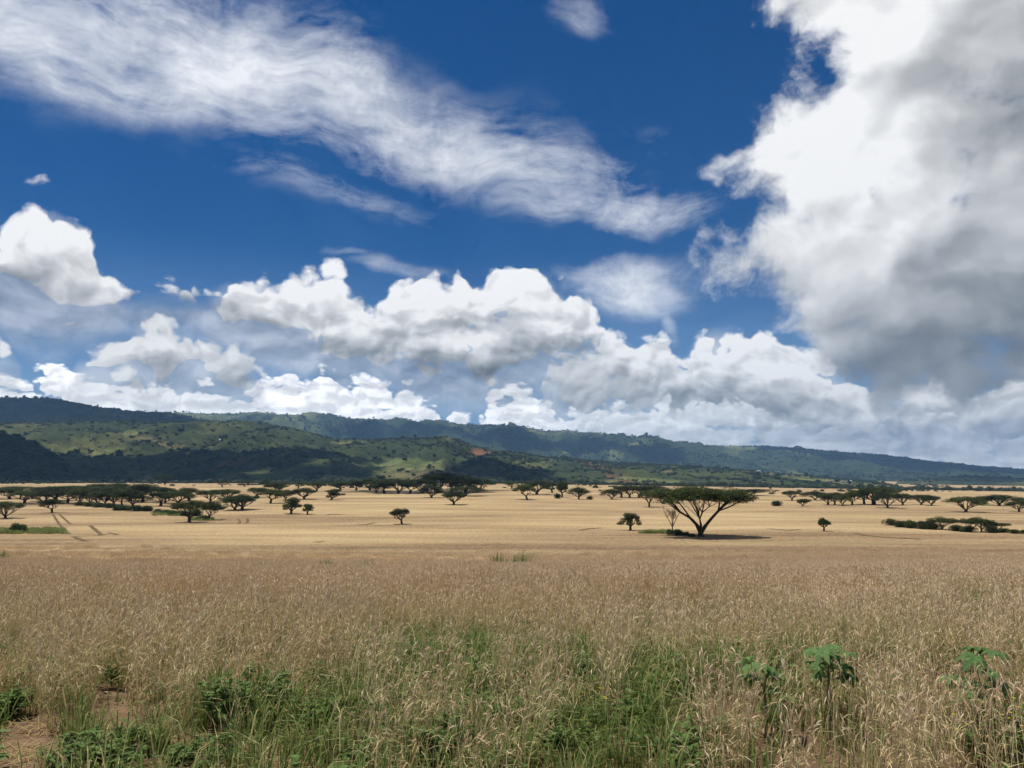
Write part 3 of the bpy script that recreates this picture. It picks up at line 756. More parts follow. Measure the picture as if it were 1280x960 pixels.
for i, kw in enumerate([dict(split=.2, pads=20, irregular=.75), dict(split=.15, pads=18, irregular=.95, lean=.5), dict(split=.26, pads=19, irregular=.6, lean=-.2)]):
    proto('bushy%d' % i, acacia_mesh(40 + i, leaves=6500, leaf=.021, thick=.16, girth=.045, limbs=5, base=.38, dome=1.2, **kw), M['bark'], M['leaf'])
for i in range(3): proto('shrub%d' % i, shrub_mesh(60 + i), M['bark'], M['shrub'])
for i in range(2): proto('thorn%d' % i, shrub_mesh(70 + i), M['bark'], M['leaf'])
proto('bare', bare_mesh(80), M['bark_pale'], M['leaf'])
for i, kw in enumerate([dict(split=.2, limbs=4, pads=9, lean=.2), dict(split=.15, limbs=5, pads=10, lean=-.25)]):
    proto('pale%d' % i, acacia_mesh(90 + i, leaves=6000, leaf=.02, thick=.2, girth=.035, base=.5, irregular=.2, **kw), M['bark_pale'], M['leaf'])

def place_tree(key, bx, by, top, left, right, name, label, cat, group=None, rot=None, bury=0.0, at_pt=None):
    """base pixel, top row and crown edges in the photo -> a tree of its real size where it stands"""
    g = at_pt if at_pt is not None else ground_at(bx, by)
    k = g.y / UK
    h = (by - top) * k; w = (right - left) * k
    o = bpy.data.objects.new(name, None); link(o); o.empty_display_size = 0.5
    o.location = (g.x + ((left + right) / 2 - bx) * k * 0.35, g.y, g.z - bury)
    o.rotation_euler = (0, 0, rot if rot is not None else random.Random(int(bx * 31 + by)).uniform(0, 6.28))
    o.scale = (w * 1.0, w * 1.0, h)
    tag(o, label, cat, group)
    tm, cm = PROTO[key]
    for nm, me in (('trunk', tm), ('crown', cm)):
        c = bpy.data.objects.new(nm, me); link(c, o)
        if key == 'hero' and nm == 'trunk':
            for v_, f_ in HERO_LIMBS: link(bpy.data.objects.new('limb', mesh_np('limb', v_, f_, [M['bark']], smooth=True)), c)
    return o
# standing alone or apart: each with its own label
SOLO = [
 ('hero', 874, 671, 606, 812, 947, 'acacia_tree', 'big spreading umbrella acacia with forked trunk, standing in the golden field', 0.0),
 ('bare', 842, 664, 630, 822, 854, 'thorn_tree', 'thin nearly leafless pale tree beside the big umbrella acacia', 1.0),
 ('bushy0', 787, 663, 638, 773, 807, 'acacia_tree', 'small dark bushy tree on its own left of the leafless pale tree', None),
 ('flat2', 502, 655, 635, 486, 520, 'acacia_tree', 'small lone flat-topped acacia with a low side branch in open field', None),
 ('bushy2', 1030, 664, 646, 1019, 1041, 'acacia_tree', 'tiny lone upright tree in open field between umbrella acacia and hedge', None),
 ('flat3', 566, 631, 613, 550, 589, 'acacia_tree', 'pale green low rounded acacia in front of the dense dark grove', None),
 ('flat1', 1206, 640, 619, 1186, 1235, 'acacia_tree', 'round-topped green acacia standing alone behind the long dark hedge', None),
 ('flat0', 1274, 640, 626, 1257, 1291, 'acacia_tree', 'thin-stemmed small acacia beside the round-topped green acacia', None),
 ('flat0', 236, 653, 625, 213, 262, 'acacia_tree', 'dark flat acacia with single straight trunk, standing before the grove', None),
 ('flat4', 257, 650, 626, 245, 286, 'acacia_tree', 'acacia with splayed trunk and green bush at its foot', None),
 ('flat2', 66, 641, 623, 47, 80, 'acacia_tree', 'low flat acacia beside tractor tracks', None),
 ('flat1', 6, 648, 625, -14, 29, 'acacia_tree', 'dark layered acacia above the green shrub strip', None),
 ('bushy1', 363, 642, 620, 348, 382, 'acacia_tree', 'dark ragged tree, taller of a pair in stubble field', None),
 ('bushy0', 384, 643, 628, 374, 396, 'acacia_tree', 'dark ragged tree, smaller of a pair in stubble field', None),
 ('bushy1', 412, 625, 610, 402, 432, 'acacia_tree', 'dark sprawling leaning tree at the end of the open grove', None),
 ('flat4', 659, 624.5, 604, 641, 677, 'acacia_tree', 'slender acacia with a V-shaped trunk', None),
 ('bushy2', 702, 622, 599, 692, 715, 'acacia_tree', 'tall dark round-headed tree with a low bush at its foot', None),
 ('flat0', 1096, 631, 608, 1052, 1119, 'acacia_tree', 'widest flat acacia in the grove below the pale hillside', None),
 ('flat1', 1108, 635, 613, 1094, 1131, 'acacia_tree', 'dark green acacia in front of the widest one of its grove', None)]
for key, bx, by, tp, l, r_, nm, lb, rot in SOLO: place_tree(key, bx, by, tp, l, r_, nm, lb, 'tree', rot=rot)
GROVES = [
 ('umbrella acacias of the crowded left grove', 'umbrella acacia with merging flat crown in the crowded grove below the dark wooded hill', [
  (12, 624, 609, -8, 33), (40, 624, 612, 28, 54), (70, 626, 607, 40, 94), (99, 630, 609, 87, 113), (112, 630, 613, 103, 123), (121, 631, 613, 111, 132), (130, 631, 613, 122, 144), (141, 631, 611, 129, 158),
  (152, 632, 612, 142, 166), (165, 634, 611, 150, 186), (178, 628, 604, 158, 200), (150, 620, 603, 130, 165), (120, 617, 604, 100, 140), (190, 622, 607, 175, 212), (90, 618, 606, 72, 108), (20, 616, 607, -6, 44), (30, 629, 613, 14, 50), (55, 630, 612, 37, 76), (84, 629, 610, 66, 103), (134, 624, 607, 115, 158), (161, 626, 608, 141, 188), (200, 633, 614, 183, 221), (108, 623, 606, 88, 131), (222, 630, 612, 205, 244)]),
 ('open grove of acacias in the stubble', 'flat acacia in the open grove with bare ground between trunks', [
  (207, 629, 609, 192, 219), (238, 626, 609, 216, 252), (283, 626, 611, 265, 301), (303, 637, 617, 283, 321), (296, 638, 619, 270, 308), (339, 629, 611, 321, 351), (345, 620, 602, 331, 360), (320, 622, 609, 305, 336),
  (378, 624, 609, 368, 400), (262, 628, 612, 250, 280), (356, 625, 611, 348, 370)]),
 ('small far acacias at the foot of the hills', 'small distant acacia at the foot of the shaded hill', [
  (277, 609, 600, 270, 289), (304, 608, 600, 297, 319), (206, 606, 592, 196, 216), (395, 614, 602, 384, 411), (425, 612, 601, 410, 441), (445, 613, 600, 431, 459), (462, 613, 598, 448, 479), (330, 609, 601, 322, 342), (372, 610, 602, 362, 384), (640, 611, 602, 630, 650)]),
 ('acacias of the dense dark grove', 'acacia with heavy dark crown in the dense shaded grove', [
  (480, 617, 598, 464, 501), (497, 617, 597, 484, 516), (512, 617, 598, 499, 529), (528, 617, 597, 514, 546), (546, 616, 590, 529, 574), (561, 616, 592, 546, 592), (580, 616, 593, 564, 607), (597, 615, 597, 583, 617), (539, 622, 605, 524, 556), (580, 620, 607, 564, 606), (470, 616, 603, 458, 484)]),
 ('acacias along the far edge of the field', 'acacia in the row along the far edge of the golden field', [
  (670, 618, 599, 654, 692), (723, 624, 608, 712, 737), (765, 624, 610, 751, 777), (776, 622, 607, 764, 792), (786, 622, 606, 776, 802), (797, 622, 606, 786, 817), (815, 622, 605, 799, 837), (810, 634, 612, 803, 826), (940, 619, 611, 904, 958), (690, 616, 602, 680, 702)]),
 ('acacias of the grove below the pale hillside', 'flat-topped acacia in the grove below the pale hillside', [
  (990, 626, 613, 979, 1001), (1020, 625, 613, 1002, 1032), (1035, 631, 616, 1022, 1049), (1043, 631, 615, 1033, 1056), (1053, 632, 616, 1044, 1064), (1065, 631, 615, 1054, 1078), (1128, 631, 616, 1117, 1142), (1151, 631, 617, 1139, 1167), (1164, 632, 619, 1154, 1177), (1003, 633, 623, 994, 1013), (1080, 630, 612, 1066, 1096)]),
 ('acacias behind the round-topped one', 'flat acacia with spreading crown behind the round-topped green one', [(1250, 632, 617, 1227, 1268), (1230, 630, 619, 1218, 1246), (1288, 634, 620, 1268, 1306)])]
rr_ = random.Random(5)
ORD = ['first', 'second', 'third', 'fourth', 'fifth', 'sixth', 'seventh', 'eighth', 'ninth', 'tenth', 'eleventh', 'twelfth', 'thirteenth', 'fourteenth']
COUNT = {  # groves that stand in a row can be counted off from something one can find: (label, start from the high columns)
 'acacias of the dense dark grove': ('%s trunk of the dense shaded acacia grove, counted from the V-trunked acacia', True),
 'acacias along the far edge of the field': None,
 'acacias of the grove below the pale hillside': ('%s acacia of the grove below the pale hillside, counted from the big umbrella acacia', False),
 'acacias behind the round-topped one': None}
for group, label, spots in GROVES:
    lab, rev = COUNT.get(group) or (None, False)
    for j, q in enumerate(sorted(spots, reverse=rev)):
        place_tree(rr_.choice(['flat0', 'flat1', 'flat2', 'flat3', 'flat4', 'flat5', 'flat6', 'flat5']), q[0], q[1], q[2], q[3] - .14 * (q[4] - q[3]), q[4] + .14 * (q[4] - q[3]), 'acacia_tree', lab % ORD[j] if lab else label, 'tree', group)
# hedge of thorn shrubs and small pale-stemmed acacias
for j, q in enumerate([(1178, 662, 645, 1152, 1197), (1216, 665, 645, 1191, 1228), (1227, 665, 646, 1212, 1242), (1246, 665, 651, 1229, 1263)]):
    place_tree(rr_.choice(['pale0', 'pale1']), *q, 'acacia_tree', '%s pale-stemmed flat acacia rising from the hedge, counted from its bushy end' % ORD[j], 'tree', 'pale-stemmed acacias in the hedge')
for i, q in enumerate([(1114, 657, 647, 1104, 1126), (1127, 659, 650, 1116, 1140), (1140, 660, 649, 1129, 1154), (1152, 661, 650, 1142, 1166), (1166, 662, 651, 1154, 1178), (1196, 664, 655, 1184, 1208), (1208, 665, 656, 1198, 1220), (1238, 666, 655, 1228, 1250), (1252, 666, 659, 1244, 1264), (1268, 667, 661, 1260, 1278), (1280, 667, 661, 1272, 1290)]):
    place_tree('thorn%d' % (i % 2), *q, 'hedge_shrub', '%s dark thorn shrub of the long hedge, counted from its bushy end' % ORD[i], 'shrub', 'shrubs of the hedge')
for i, q in enumerate([(98, 632, 626, 88, 110), (112, 633, 626, 102, 124), (125, 634, 627, 114, 137), (136, 635, 628, 126, 148), (146, 638, 630, 134, 158), (158, 638, 631, 148, 170), (172, 639, 630, 160, 184), (184, 639, 631, 174, 194)]):
    place_tree('thorn%d' % (i % 2), *q, 'thicket_shrub', 'near-black thorn shrub in the thicket at the front of the crowded grove', 'shrub', 'shrubs of the dark thicket')
for i, q in enumerate([(198, 641, 635, 190, 207), (208, 642, 636, 200, 217), (218, 644, 637, 210, 227), (228, 645, 638, 221, 236), (246, 645, 634, 236, 256), (252, 650, 643, 247, 264)]):
    place_tree('shrub%d' % (i % 3), *q, 'green_shrub', 'low bright green shrub beside the straight-trunked acacia', 'shrub', 'low green shrubs by the acacias')
place_tree('shrub0', 17, 666, 652, 5, 32, 'green_shrub', 'rounded dark green shrub standing in the strip of green grass', 'shrub')
place_tree('thorn0', 738, 624.5, 619, 733, 743, 'thorn_shrub', 'small round dark shrub beside the acacia row at the field edge', 'shrub')
place_tree('thorn1', 972, 632.5, 625, 961, 979, 'thorn_shrub', 'low ragged dark shrub in the field before the far grove', 'shrub')
place_tree('thorn1', 697, 623, 616, 690, 702, 'thorn_shrub', 'low dark bush at the foot of the tall round-headed tree', 'shrub')
for i, q in enumerate([(836, 668, 660, 829, 844), (846, 669, 660, 838, 855), (856, 669, 664, 849, 864), (866, 671, 666, 859, 873)]):
    place_tree('shrub%d' % (i % 3), *q, 'green_shrub', 'low green shrub at the foot of the leafless pale tree', 'shrub', 'shrubs below the big acacia')
# trees one can tell apart on the hill crests
def crest_tree(x, tp, hpx, name, label, group=None):
    """a tree on the skyline: it stands on the first ground seen below its top"""
    y = tp + hpx
    for _ in range(14):
        g = ground_at(x, y)
        if g is not None and g.y > 900: break
        y += 1.0
    if g is None: return
    k = g.y / UK; hgt = hpx + max(0, y - tp - hpx)
    place_tree(rr_.choice(['bushy0', 'bushy2', 'bushy1']), x, y, y - hgt, x - hpx * .5, x + hpx * .5, name, label, 'tree', group)
crest_tree(519, 542, 7, 'hill_tree', 'single dark tree standing up on the crest of the green middle hill')
for x, tp, h in [(1008, 590, 7), (1014, 592, 6), (1034, 592, 6), (1061, 599, 6), (1023, 595, 4), (1050, 598, 4)]:
    crest_tree(x, tp, h, 'hill_tree', 'dark tree on the edge of the pale hillside field', 'trees on the pale hillside')
for x, tp, h in [(47, 496, 4), (52, 495, 5), (59, 495, 5), (75, 499, 4), (108, 505, 4), (122, 505, 4), (207, 514, 5), (213, 514, 4), (300, 514, 3), (286, 515, 3)]:
    crest_tree(x, tp, h, 'hill_tree', 'tiny tree on the skyline of the long green ridge', 'trees on the ridge skyline')
# ------------------------------------------------------------------ farm houses on the hills
def mat_plain(name, c, rough=0.7):
    m, N, out = new_mat(name)
    f = N.noise(N.new('ShaderNodeTexCoord').outputs['Object'], 1.5, 4.0, 0.6, dim='3D')
    pbsdf(N, out, N.mix(N.rng_(f, 0.3, 0.7), tuple(q * .8 for q in c) + (1,), c + (1,)), rough, 0.3)
    return m
M['lime'] = mat_plain('limewash', (0.72, 0.70, 0.66)); M['iron'] = mat_plain('iron_roof', (0.55, 0.56, 0.58), 0.45); M['door'] = mat_plain('door_wood', (0.12, 0.07, 0.04))
def box(x0, x1, y0, y1, z0, z1):
    v = np.array([(x, y, z) for z in (z0, z1) for y in (y0, y1) for x in (x0, x1)])
    f = np.array([(0, 2, 3, 1), (4, 5, 7, 6), (0, 1, 5, 4), (2, 6, 7, 3), (0, 4, 6, 2), (1, 3, 7, 5)])
    return v, f
def house(x, y, label):
    g = ground_at(x, y)
    o = bpy.data.objects.new('farm_house', None); link(o); o.location = g - Vector((0, 0, 0.6)); o.rotation_euler = (0, 0, 0.3)
    tag(o, label, 'house')
    w, d, h = 5.5, 3.5, 3.6
    v, f = box(-w, w, -d, d, 0, h); v = np.concatenate([v, [(-w, 0, h + 1.6), (w, 0, h + 1.6)]])
    link(bpy.data.objects.new('wall', mesh_np('wall', v, [f[[0, 2, 3, 4, 5]], np.array([(4, 8, 6), (5, 7, 9)])], [M['lime']])), o)
    e = 0.6; rv = []
    for s in (-1, 1):
        for lift in (0.03, 0.15):
            rv += [(-w - e, s * (d + e), h - .25 + lift), (w + e, s * (d + e), h - .25 + lift), (w + e, 0, h + 1.65 + lift), (-w - e, 0, h + 1.65 + lift)]
    F = []
    for k in (0, 8): F += [(k, k + 1, k + 2, k + 3), (k + 4, k + 5, k + 6, k + 7), (k, k + 4, k + 5, k + 1), (k + 1, k + 5, k + 6, k + 2), (k + 3, k + 7, k + 4, k)]
    link(bpy.data.objects.new('roof', mesh_np('roof', rv, np.array(F), [M['iron']])), o)
    v, f = box(-.5, .5, -d - .05, -d + .02, 0, 2.1); link(bpy.data.objects.new('door', mesh_np('door', v, f, [M['door']])), o)
house(277, 551, 'small white iron-roofed house among trees on the terraced hillside')
house(948, 590, 'small pale house on the scrubby low hill above the field')
house(1061, 602.5, 'small white house beside a dark tree on the pale hillside')
# ------------------------------------------------------------------ scatter helper (uncountable growth only)
def scatter(name, label, protos, pts, rotz, scl, idx, tilt=None):
    """one object whose points carry instances of a few small meshes"""
    coll = bpy.data.collections.new(name + '_kinds')
    for i, me in enumerate(protos): coll.objects.link(bpy.data.objects.new('%s_kind_%02d' % (name, i), me))
    n = len(pts)
    me = bpy.data.meshes.new(name); me.vertices.add(n); me.vertices.foreach_set('co', np.asarray(pts, np.float32).ravel())
    rot = np.zeros((n, 3), np.float32); rot[:, 2] = rotz
    if tilt is not None: rot[:, :2] = tilt
    scl = np.asarray(scl, np.float32)
    if scl.ndim == 1: scl = np.repeat(scl[:, None], 3, 1)
    me.attributes.new('rot', 'FLOAT_VECTOR', 'POINT').data.foreach_set('vector', rot.ravel())
    me.attributes.new('scl', 'FLOAT_VECTOR', 'POINT').data.foreach_set('vector', scl.ravel())
    me.attributes.new('kind_index', 'INT', 'POINT').data.foreach_set('value', np.asarray(idx, np.int32))
    o = link(bpy.data.objects.new(name, me)); tag(o, label, kind='stuff')
    ng = bpy.data.node_groups.new(name + '_scatter', 'GeometryNodeTree')
    ng.interface.new_socket('Geometry', in_out='INPUT', socket_type='NodeSocketGeometry')
    ng.interface.new_socket('Geometry', in_out='OUTPUT', socket_type='NodeSocketGeometry')
    gi = ng.nodes.new('NodeGroupInput'); go = ng.nodes.new('NodeGroupOutput')
    ci = ng.nodes.new('GeometryNodeCollectionInfo'); ci.inputs['Collection'].default_value = coll
    ci.inputs['Separate Children'].default_value = True; ci.inputs['Reset Children'].default_value = True
    ip = ng.nodes.new('GeometryNodeInstanceOnPoints'); ip.inputs['Pick Instance'].default_value = True
    def attr(nm, ty):
        a = ng.nodes.new('GeometryNodeInputNamedAttribute'); a.data_type = ty; a.inputs['Name'].default_value = nm; return a.outputs['Attribute']
    e2r = ng.nodes.new('FunctionNodeEulerToRotation')
    L_ = ng.links.new
    L_(gi.outputs[0], ip.inputs['Points']); L_(ci.outputs[0], ip.inputs['Instance']); L_(attr('kind_index', 'INT'), ip.inputs['Instance Index'])
    L_(attr('rot', 'FLOAT_VECTOR'), e2r.inputs[0]); L_(e2r.outputs[0], ip.inputs['Rotation']); L_(attr('scl', 'FLOAT_VECTOR'), ip.inputs['Scale'])
    L_(ip.outputs[0], go.inputs[0])
    o.modifiers.new('scatter', 'NODES').node_group = ng
    return o

# ------------------------------------------------------------------ scrub and woods on the hills
def bush_proto(seed, n=70, flat=0.8):
    r_ = np.random.default_rng(seed); v, f = ICO1
    d = 1 + 0.25 * vnoise(v[:, 0] * 3 + seed, v[:, 1] * 3 + v[:, 2] * 2, seed, 2)
    core = v * d[:, None] * np.array([.72, .72, .6 * flat]) + np.array([0, 0, .45 * flat])
    P_, Nn = pad_points(n, (0, 0, .5 * flat), (.95, .95, .62 * flat), r_, .8)
    V, F = leaf_quads(P_, Nn, .22, r_)
    return mesh_np('bush', np.concatenate([core, V]), [f, F + len(core)], [M['hillbush']])
def hill_points(n, px0, px1, y0, y1, seed):
    r_ = np.random.default_rng(seed)
    Y = np.sqrt(r_.uniform(y0 ** 2, y1 ** 2, n)); X = (r_.uniform(px0, px1, n) - 640) / UK * Y
    Z, lay = terrain(X, Y)
    return X, Y, Z, lay, r_
def build_scrub():
    protos = [bush_proto(i, 70, fl) for i, fl in enumerate((.8, .9, 1.0, 1.5))]
    out = []
    X, Y, Z, lay, r_ = hill_points(120000, -120, 1400, 960, 3900, 1)
    n1 = vnoise(X / 140, Y / 230, 14, 5, .6); n2 = vnoise(X / 45, Y / 70, 15, 3)
    dens = 0.09 + 0.91 * smooth01((n1 + .06) / .22) * (0.3 + 0.7 * (n2 > -.12))
    dens = np.where(lay == 3, 0.9, dens); dens = np.where((lay == 4) | (lay == 5), dens * 1.1 + .15, dens)
    for (cx, cy, rx, ry, m) in [(505, 583, 60, 9, .12), (1110, 606, 80, 6, .25), (815, 602, 45, 4, .1), (1020, 601, 16, 3, .1), (130, 563, 24, 4, .15), (601, 565, 12, 4, .2)]:
        g = ground_at(cx, cy); k = g.y / UK
        a, b = ground_at(cx, cy - ry * .6), ground_at(cx, cy + ry)
        dy = max(abs((a or g).y - (b or g).y), 60)
        dens *= np.where(((X - g.x) / (rx * k)) ** 2 + ((Y - g.y) / dy) ** 2 < 1, m, 1)
    keep = (r_.uniform(0, 1, len(X)) < dens) & (lay > 0)
    s = (1.0 + 3.6 * r_.uniform(0, 1, len(X)) ** 1.7) * (1 + .00012 * Y) * np.where(r_.uniform(0, 1, len(X)) > .93, 1.7, 1)
    out.append((X[keep], Y[keep], Z[keep], s[keep]))
    X, Y, Z, lay, r_ = hill_points(26000, -120, 1400, 3300, 6600, 2)
    n1 = vnoise(X / 260, Y / 420, 18, 5, .6)
    keep = (r_.uniform(0, 1, len(X)) < .12 + .8 * smooth01((n1 + .12) / .3)) & ((lay == 0) | (lay == 1))
    s = r_.uniform(4.5, 11, len(X)); out.append((X[keep], Y[keep], Z[keep], s[keep]))
    # thick belt of bush where the hills meet the field
    X, Y, Z, lay, r_ = hill_points(9000, -120, 1400, 915, 1150, 3)
    keep = (r_.uniform(0, 1, len(X)) < .75 * smooth01((vnoise(X / 60, Y / 50, 19, 4) + .35) / .5)) & ((Y > 985) | (r_.uniform(0, 1, len(X)) < .25))
    s = r_.uniform(1.8, 5.2, len(X)); out.append((X[keep], Y[keep], Z[keep], s[keep]))
    # scrub at the far edge of the field, thickest between the groves
    for i, (a, b, y0, y1, n) in enumerate([(350, 670, 560, 960, 1500), (690, 860, 430, 900, 700), (960, 1190, 480, 900, 900), (180, 360, 640, 960, 700), (-60, 180, 700, 960, 500)]):
        X, Y, Z, lay, r_ = hill_points(n, a, b, y0, y1, 300 + i)
        keep = r_.uniform(0, 1, n) < smooth01((vnoise(X / 45, Y / 60, 26, 4) - .08) / .25) * np.interp(Y, [y0, y1], [.25, .9])
        out.append((X[keep], Y[keep], Z[keep] + .5, r_.uniform(.8, 2.6, n)[keep]))
    # hedges between plots on the middle hills
    for i in range(26):
        r_ = np.random.default_rng(400 + i); x0, y0 = r_.uniform(-60, 1200), r_.uniform(1200, 2250); x0 = (x0 - 640) / UK * y0; an = r_.choice([r_.normal(0, .25), r_.normal(1.4, .2)]); L_ = r_.uniform(80, 260)
        t = np.sort(r_.uniform(0, L_, int(L_ / 4.5))); X = x0 + np.cos(an) * t + r_.normal(0, 1.5, len(t)); Y = y0 + np.sin(an) * t + r_.normal(0, 1.5, len(t)); Z, lay = terrain(X, Y)
        out.append((X, Y, Z, r_.uniform(1.5, 4.2, len(t))))
    # hedge of trees along stretches of the far skyline
    for i, (a, b, n, hh) in enumerate([(1100, 1280, 130, 9), (650, 760, 60, 8), (990, 1030, 40, 10), (60, 250, 60, 7), (500, 560, 40, 8), (760, 1000, 60, 6)]):
        r_ = np.random.default_rng(200 + i); u = r_.uniform(a, b, n)
        for x_ in u:
            Ys = np.arange(2600, 6900, 25.0); Xs = (x_ - 640) / UK * Ys; zt, ly = terrain(Xs, Ys)
            j = int(np.argmax((zt - EYE) / Ys))
            out.append((np.array([Xs[j]]), np.array([Ys[j]]), np.array([zt[j]]), np.array([hh * r_.uniform(.5, 1.25)])))
    X, Y, Z, S = (np.concatenate([o[i] for o in out]) for i in range(4))
    n = len(X); r_ = np.random.default_rng(4)
    sc_ = np.stack([S * r_.uniform(.8, 1.4, n), S * r_.uniform(.8, 1.4, n), S * r_.uniform(.7, 1.15, n)], 1)
    scatter('hill_scrub', 'dark scrub and woodland covering the hills beyond the field', protos, np.stack([X, Y, Z - .15 * S], 1), r_.uniform(0, 6.28, n), sc_, r_.choice(4, n, p=[.4, .3, .2, .1]))
    return n
print('SCRUB', build_scrub())
# ------------------------------------------------------------------ foreground crop, grass and weeds
def plant_mat(name, stops, trans=0.3, rough=0.75, grad=None, spec=0.25):
    """straw and blades: colour varies stem by stem and clump by clump; grad turns the foot darker, greener or browner"""
    m, N, out = new_mat(name)
    rnd = N.new('ShaderNodeObjectInfo').outputs['Random']; gi = N.new('ShaderNodeNewGeometry')
    pos = gi.outputs['Position']
    n = N.noise(N.v('MULTIPLY', pos, (1, 1, 0)), 0.55, 3.0, 0.6, dim='3D')
    f = N.m('ADD', N.m('MULTIPLY', gi.outputs['Random Per Island'], 0.6), N.m('ADD', N.m('MULTIPLY', rnd, 0.25), N.m('MULTIPLY', N.m('SUBTRACT', n, 0.35), 0.6)), clamp=True)
    c = ramp(N, f, stops)
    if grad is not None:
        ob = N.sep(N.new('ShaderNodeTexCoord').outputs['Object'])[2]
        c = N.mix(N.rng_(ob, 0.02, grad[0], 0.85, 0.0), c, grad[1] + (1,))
    d = N.new('ShaderNodeBsdfPrincipled'); N.put(d.inputs['Base Color'], c); d.inputs['Roughness'].default_value = rough; d.inputs['Specular IOR Level'].default_value = spec
    tr = N.new('ShaderNodeBsdfTranslucent'); N.put(tr.inputs[0], c)
    mx = N.new('ShaderNodeMixShader'); mx.inputs[0].default_value = trans
    N.l.new(d.outputs[0], mx.inputs[1]); N.l.new(tr.outputs[0], mx.inputs[2]); N.l.new(mx.outputs[0], out.inputs[0])
    return m
M['ear'] = plant_mat('wheat_ear', [(0.0, (0.44, 0.300, 0.180)), (0.35, (0.70, 0.525, 0.330)), (0.7, (0.84, 0.665, 0.440)), (1.0, (0.90, 0.78, 0.57))], 0.28)
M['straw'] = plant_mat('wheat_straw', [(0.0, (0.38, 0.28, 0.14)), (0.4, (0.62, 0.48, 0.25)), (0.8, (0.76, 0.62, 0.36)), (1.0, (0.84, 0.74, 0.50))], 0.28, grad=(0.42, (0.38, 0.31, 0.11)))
M['grass'] = plant_mat('green_grass', [(0.0, (0.085, 0.135, 0.026)), (0.40, (0.150, 0.220, 0.052)), (0.68, (0.26, 0.30, 0.095)), (0.9, (0.56, 0.47, 0.22)), (1.0, (0.65, 0.56, 0.30))], 0.45)
M['weed'] = plant_mat('weed_leaf', [(0.0, (0.065, 0.120, 0.024)), (0.5, (0.125, 0.205, 0.046)), (1.0, (0.220, 0.300, 0.085))], 0.4, 0.6)
M['castor'] = plant_mat('castor_leaf', [(0.0, (0.070, 0.145, 0.045)), (0.5, (0.120, 0.215, 0.060)), (1.0, (0.200, 0.300, 0.090))], 0.35, 0.6, spec=0.25)
M['castor_stem'] = plant_mat('castor_stem', [(0.0, (0.06, 0.09, 0.035)), (1.0, (0.11, 0.14, 0.06))], 0.0, 0.6)
M['petal'] = plant_mat('yellow_petal', [(0.0, (0.62, 0.44, 0.02)), (1.0, (0.80, 0.62, 0.05))], 0.3)
M['white'] = plant_mat('white_petal', [(0.0, (0.7, 0.68, 0.6)), (1.0, (0.8, 0.8, 0.76))], 0.3)
M['soil'] = None

class Strips:
    """collects ribbons and small solids, per material"""
    def __init__(self): self.v, self.f3, self.f4, self.m3, self.m4, self.n = [], [], [], [], [], 0
    def ribbon(self, pts, wid, side, mi):
        pts = [Vector(p) for p in pts]
        for p, w in zip(pts, wid): self.v += [tuple(p - side * w), tuple(p + side * w)]
        for i in range(len(pts) - 1):
            a = self.n + 2 * i; self.f4.append((a, a + 1, a + 3, a + 2)); self.m4.append(mi)
        self.n += 2 * len(pts)
    def spindle(self, pts, rad, mi, sides=4):
        pts = [Vector(p) for p in pts]
        for i, (p, r) in enumerate(zip(pts, rad)):
            d = (pts[min(i + 1, len(pts) - 1)] - pts[max(i - 1, 0)]).normalized()
            s = d.cross(Vector((0.2, 0.9, 0.1))).normalized(); q = d.cross(s)
            for k in range(sides):
                a = 2 * math.pi * k / sides; self.v.append(tuple(p + (s * math.cos(a) + q * math.sin(a)) * r))
        for i in range(len(pts) - 1):
            for k in range(sides):
                a = self.n + i * sides + k; b = self.n + i * sides + (k + 1) % sides
                self.f4.append((a, b, b + sides, a + sides)); self.m4.append(mi)
        self.n += sides * len(pts)
    def tri(self, a, b, c, mi):
        self.v += [tuple(a), tuple(b), tuple(c)]; self.f3.append((self.n, self.n + 1, self.n + 2)); self.m3.append(mi); self.n += 3
    def mesh(self, name, mats):
        fs = [np.array(f) for f in (self.f4, self.f3) if f]
        mi = (self.m4 if self.f4 else []) + (self.m3 if self.f3 else [])
        return mesh_np(name, np.array(self.v), fs, mats, mat_idx=mi)

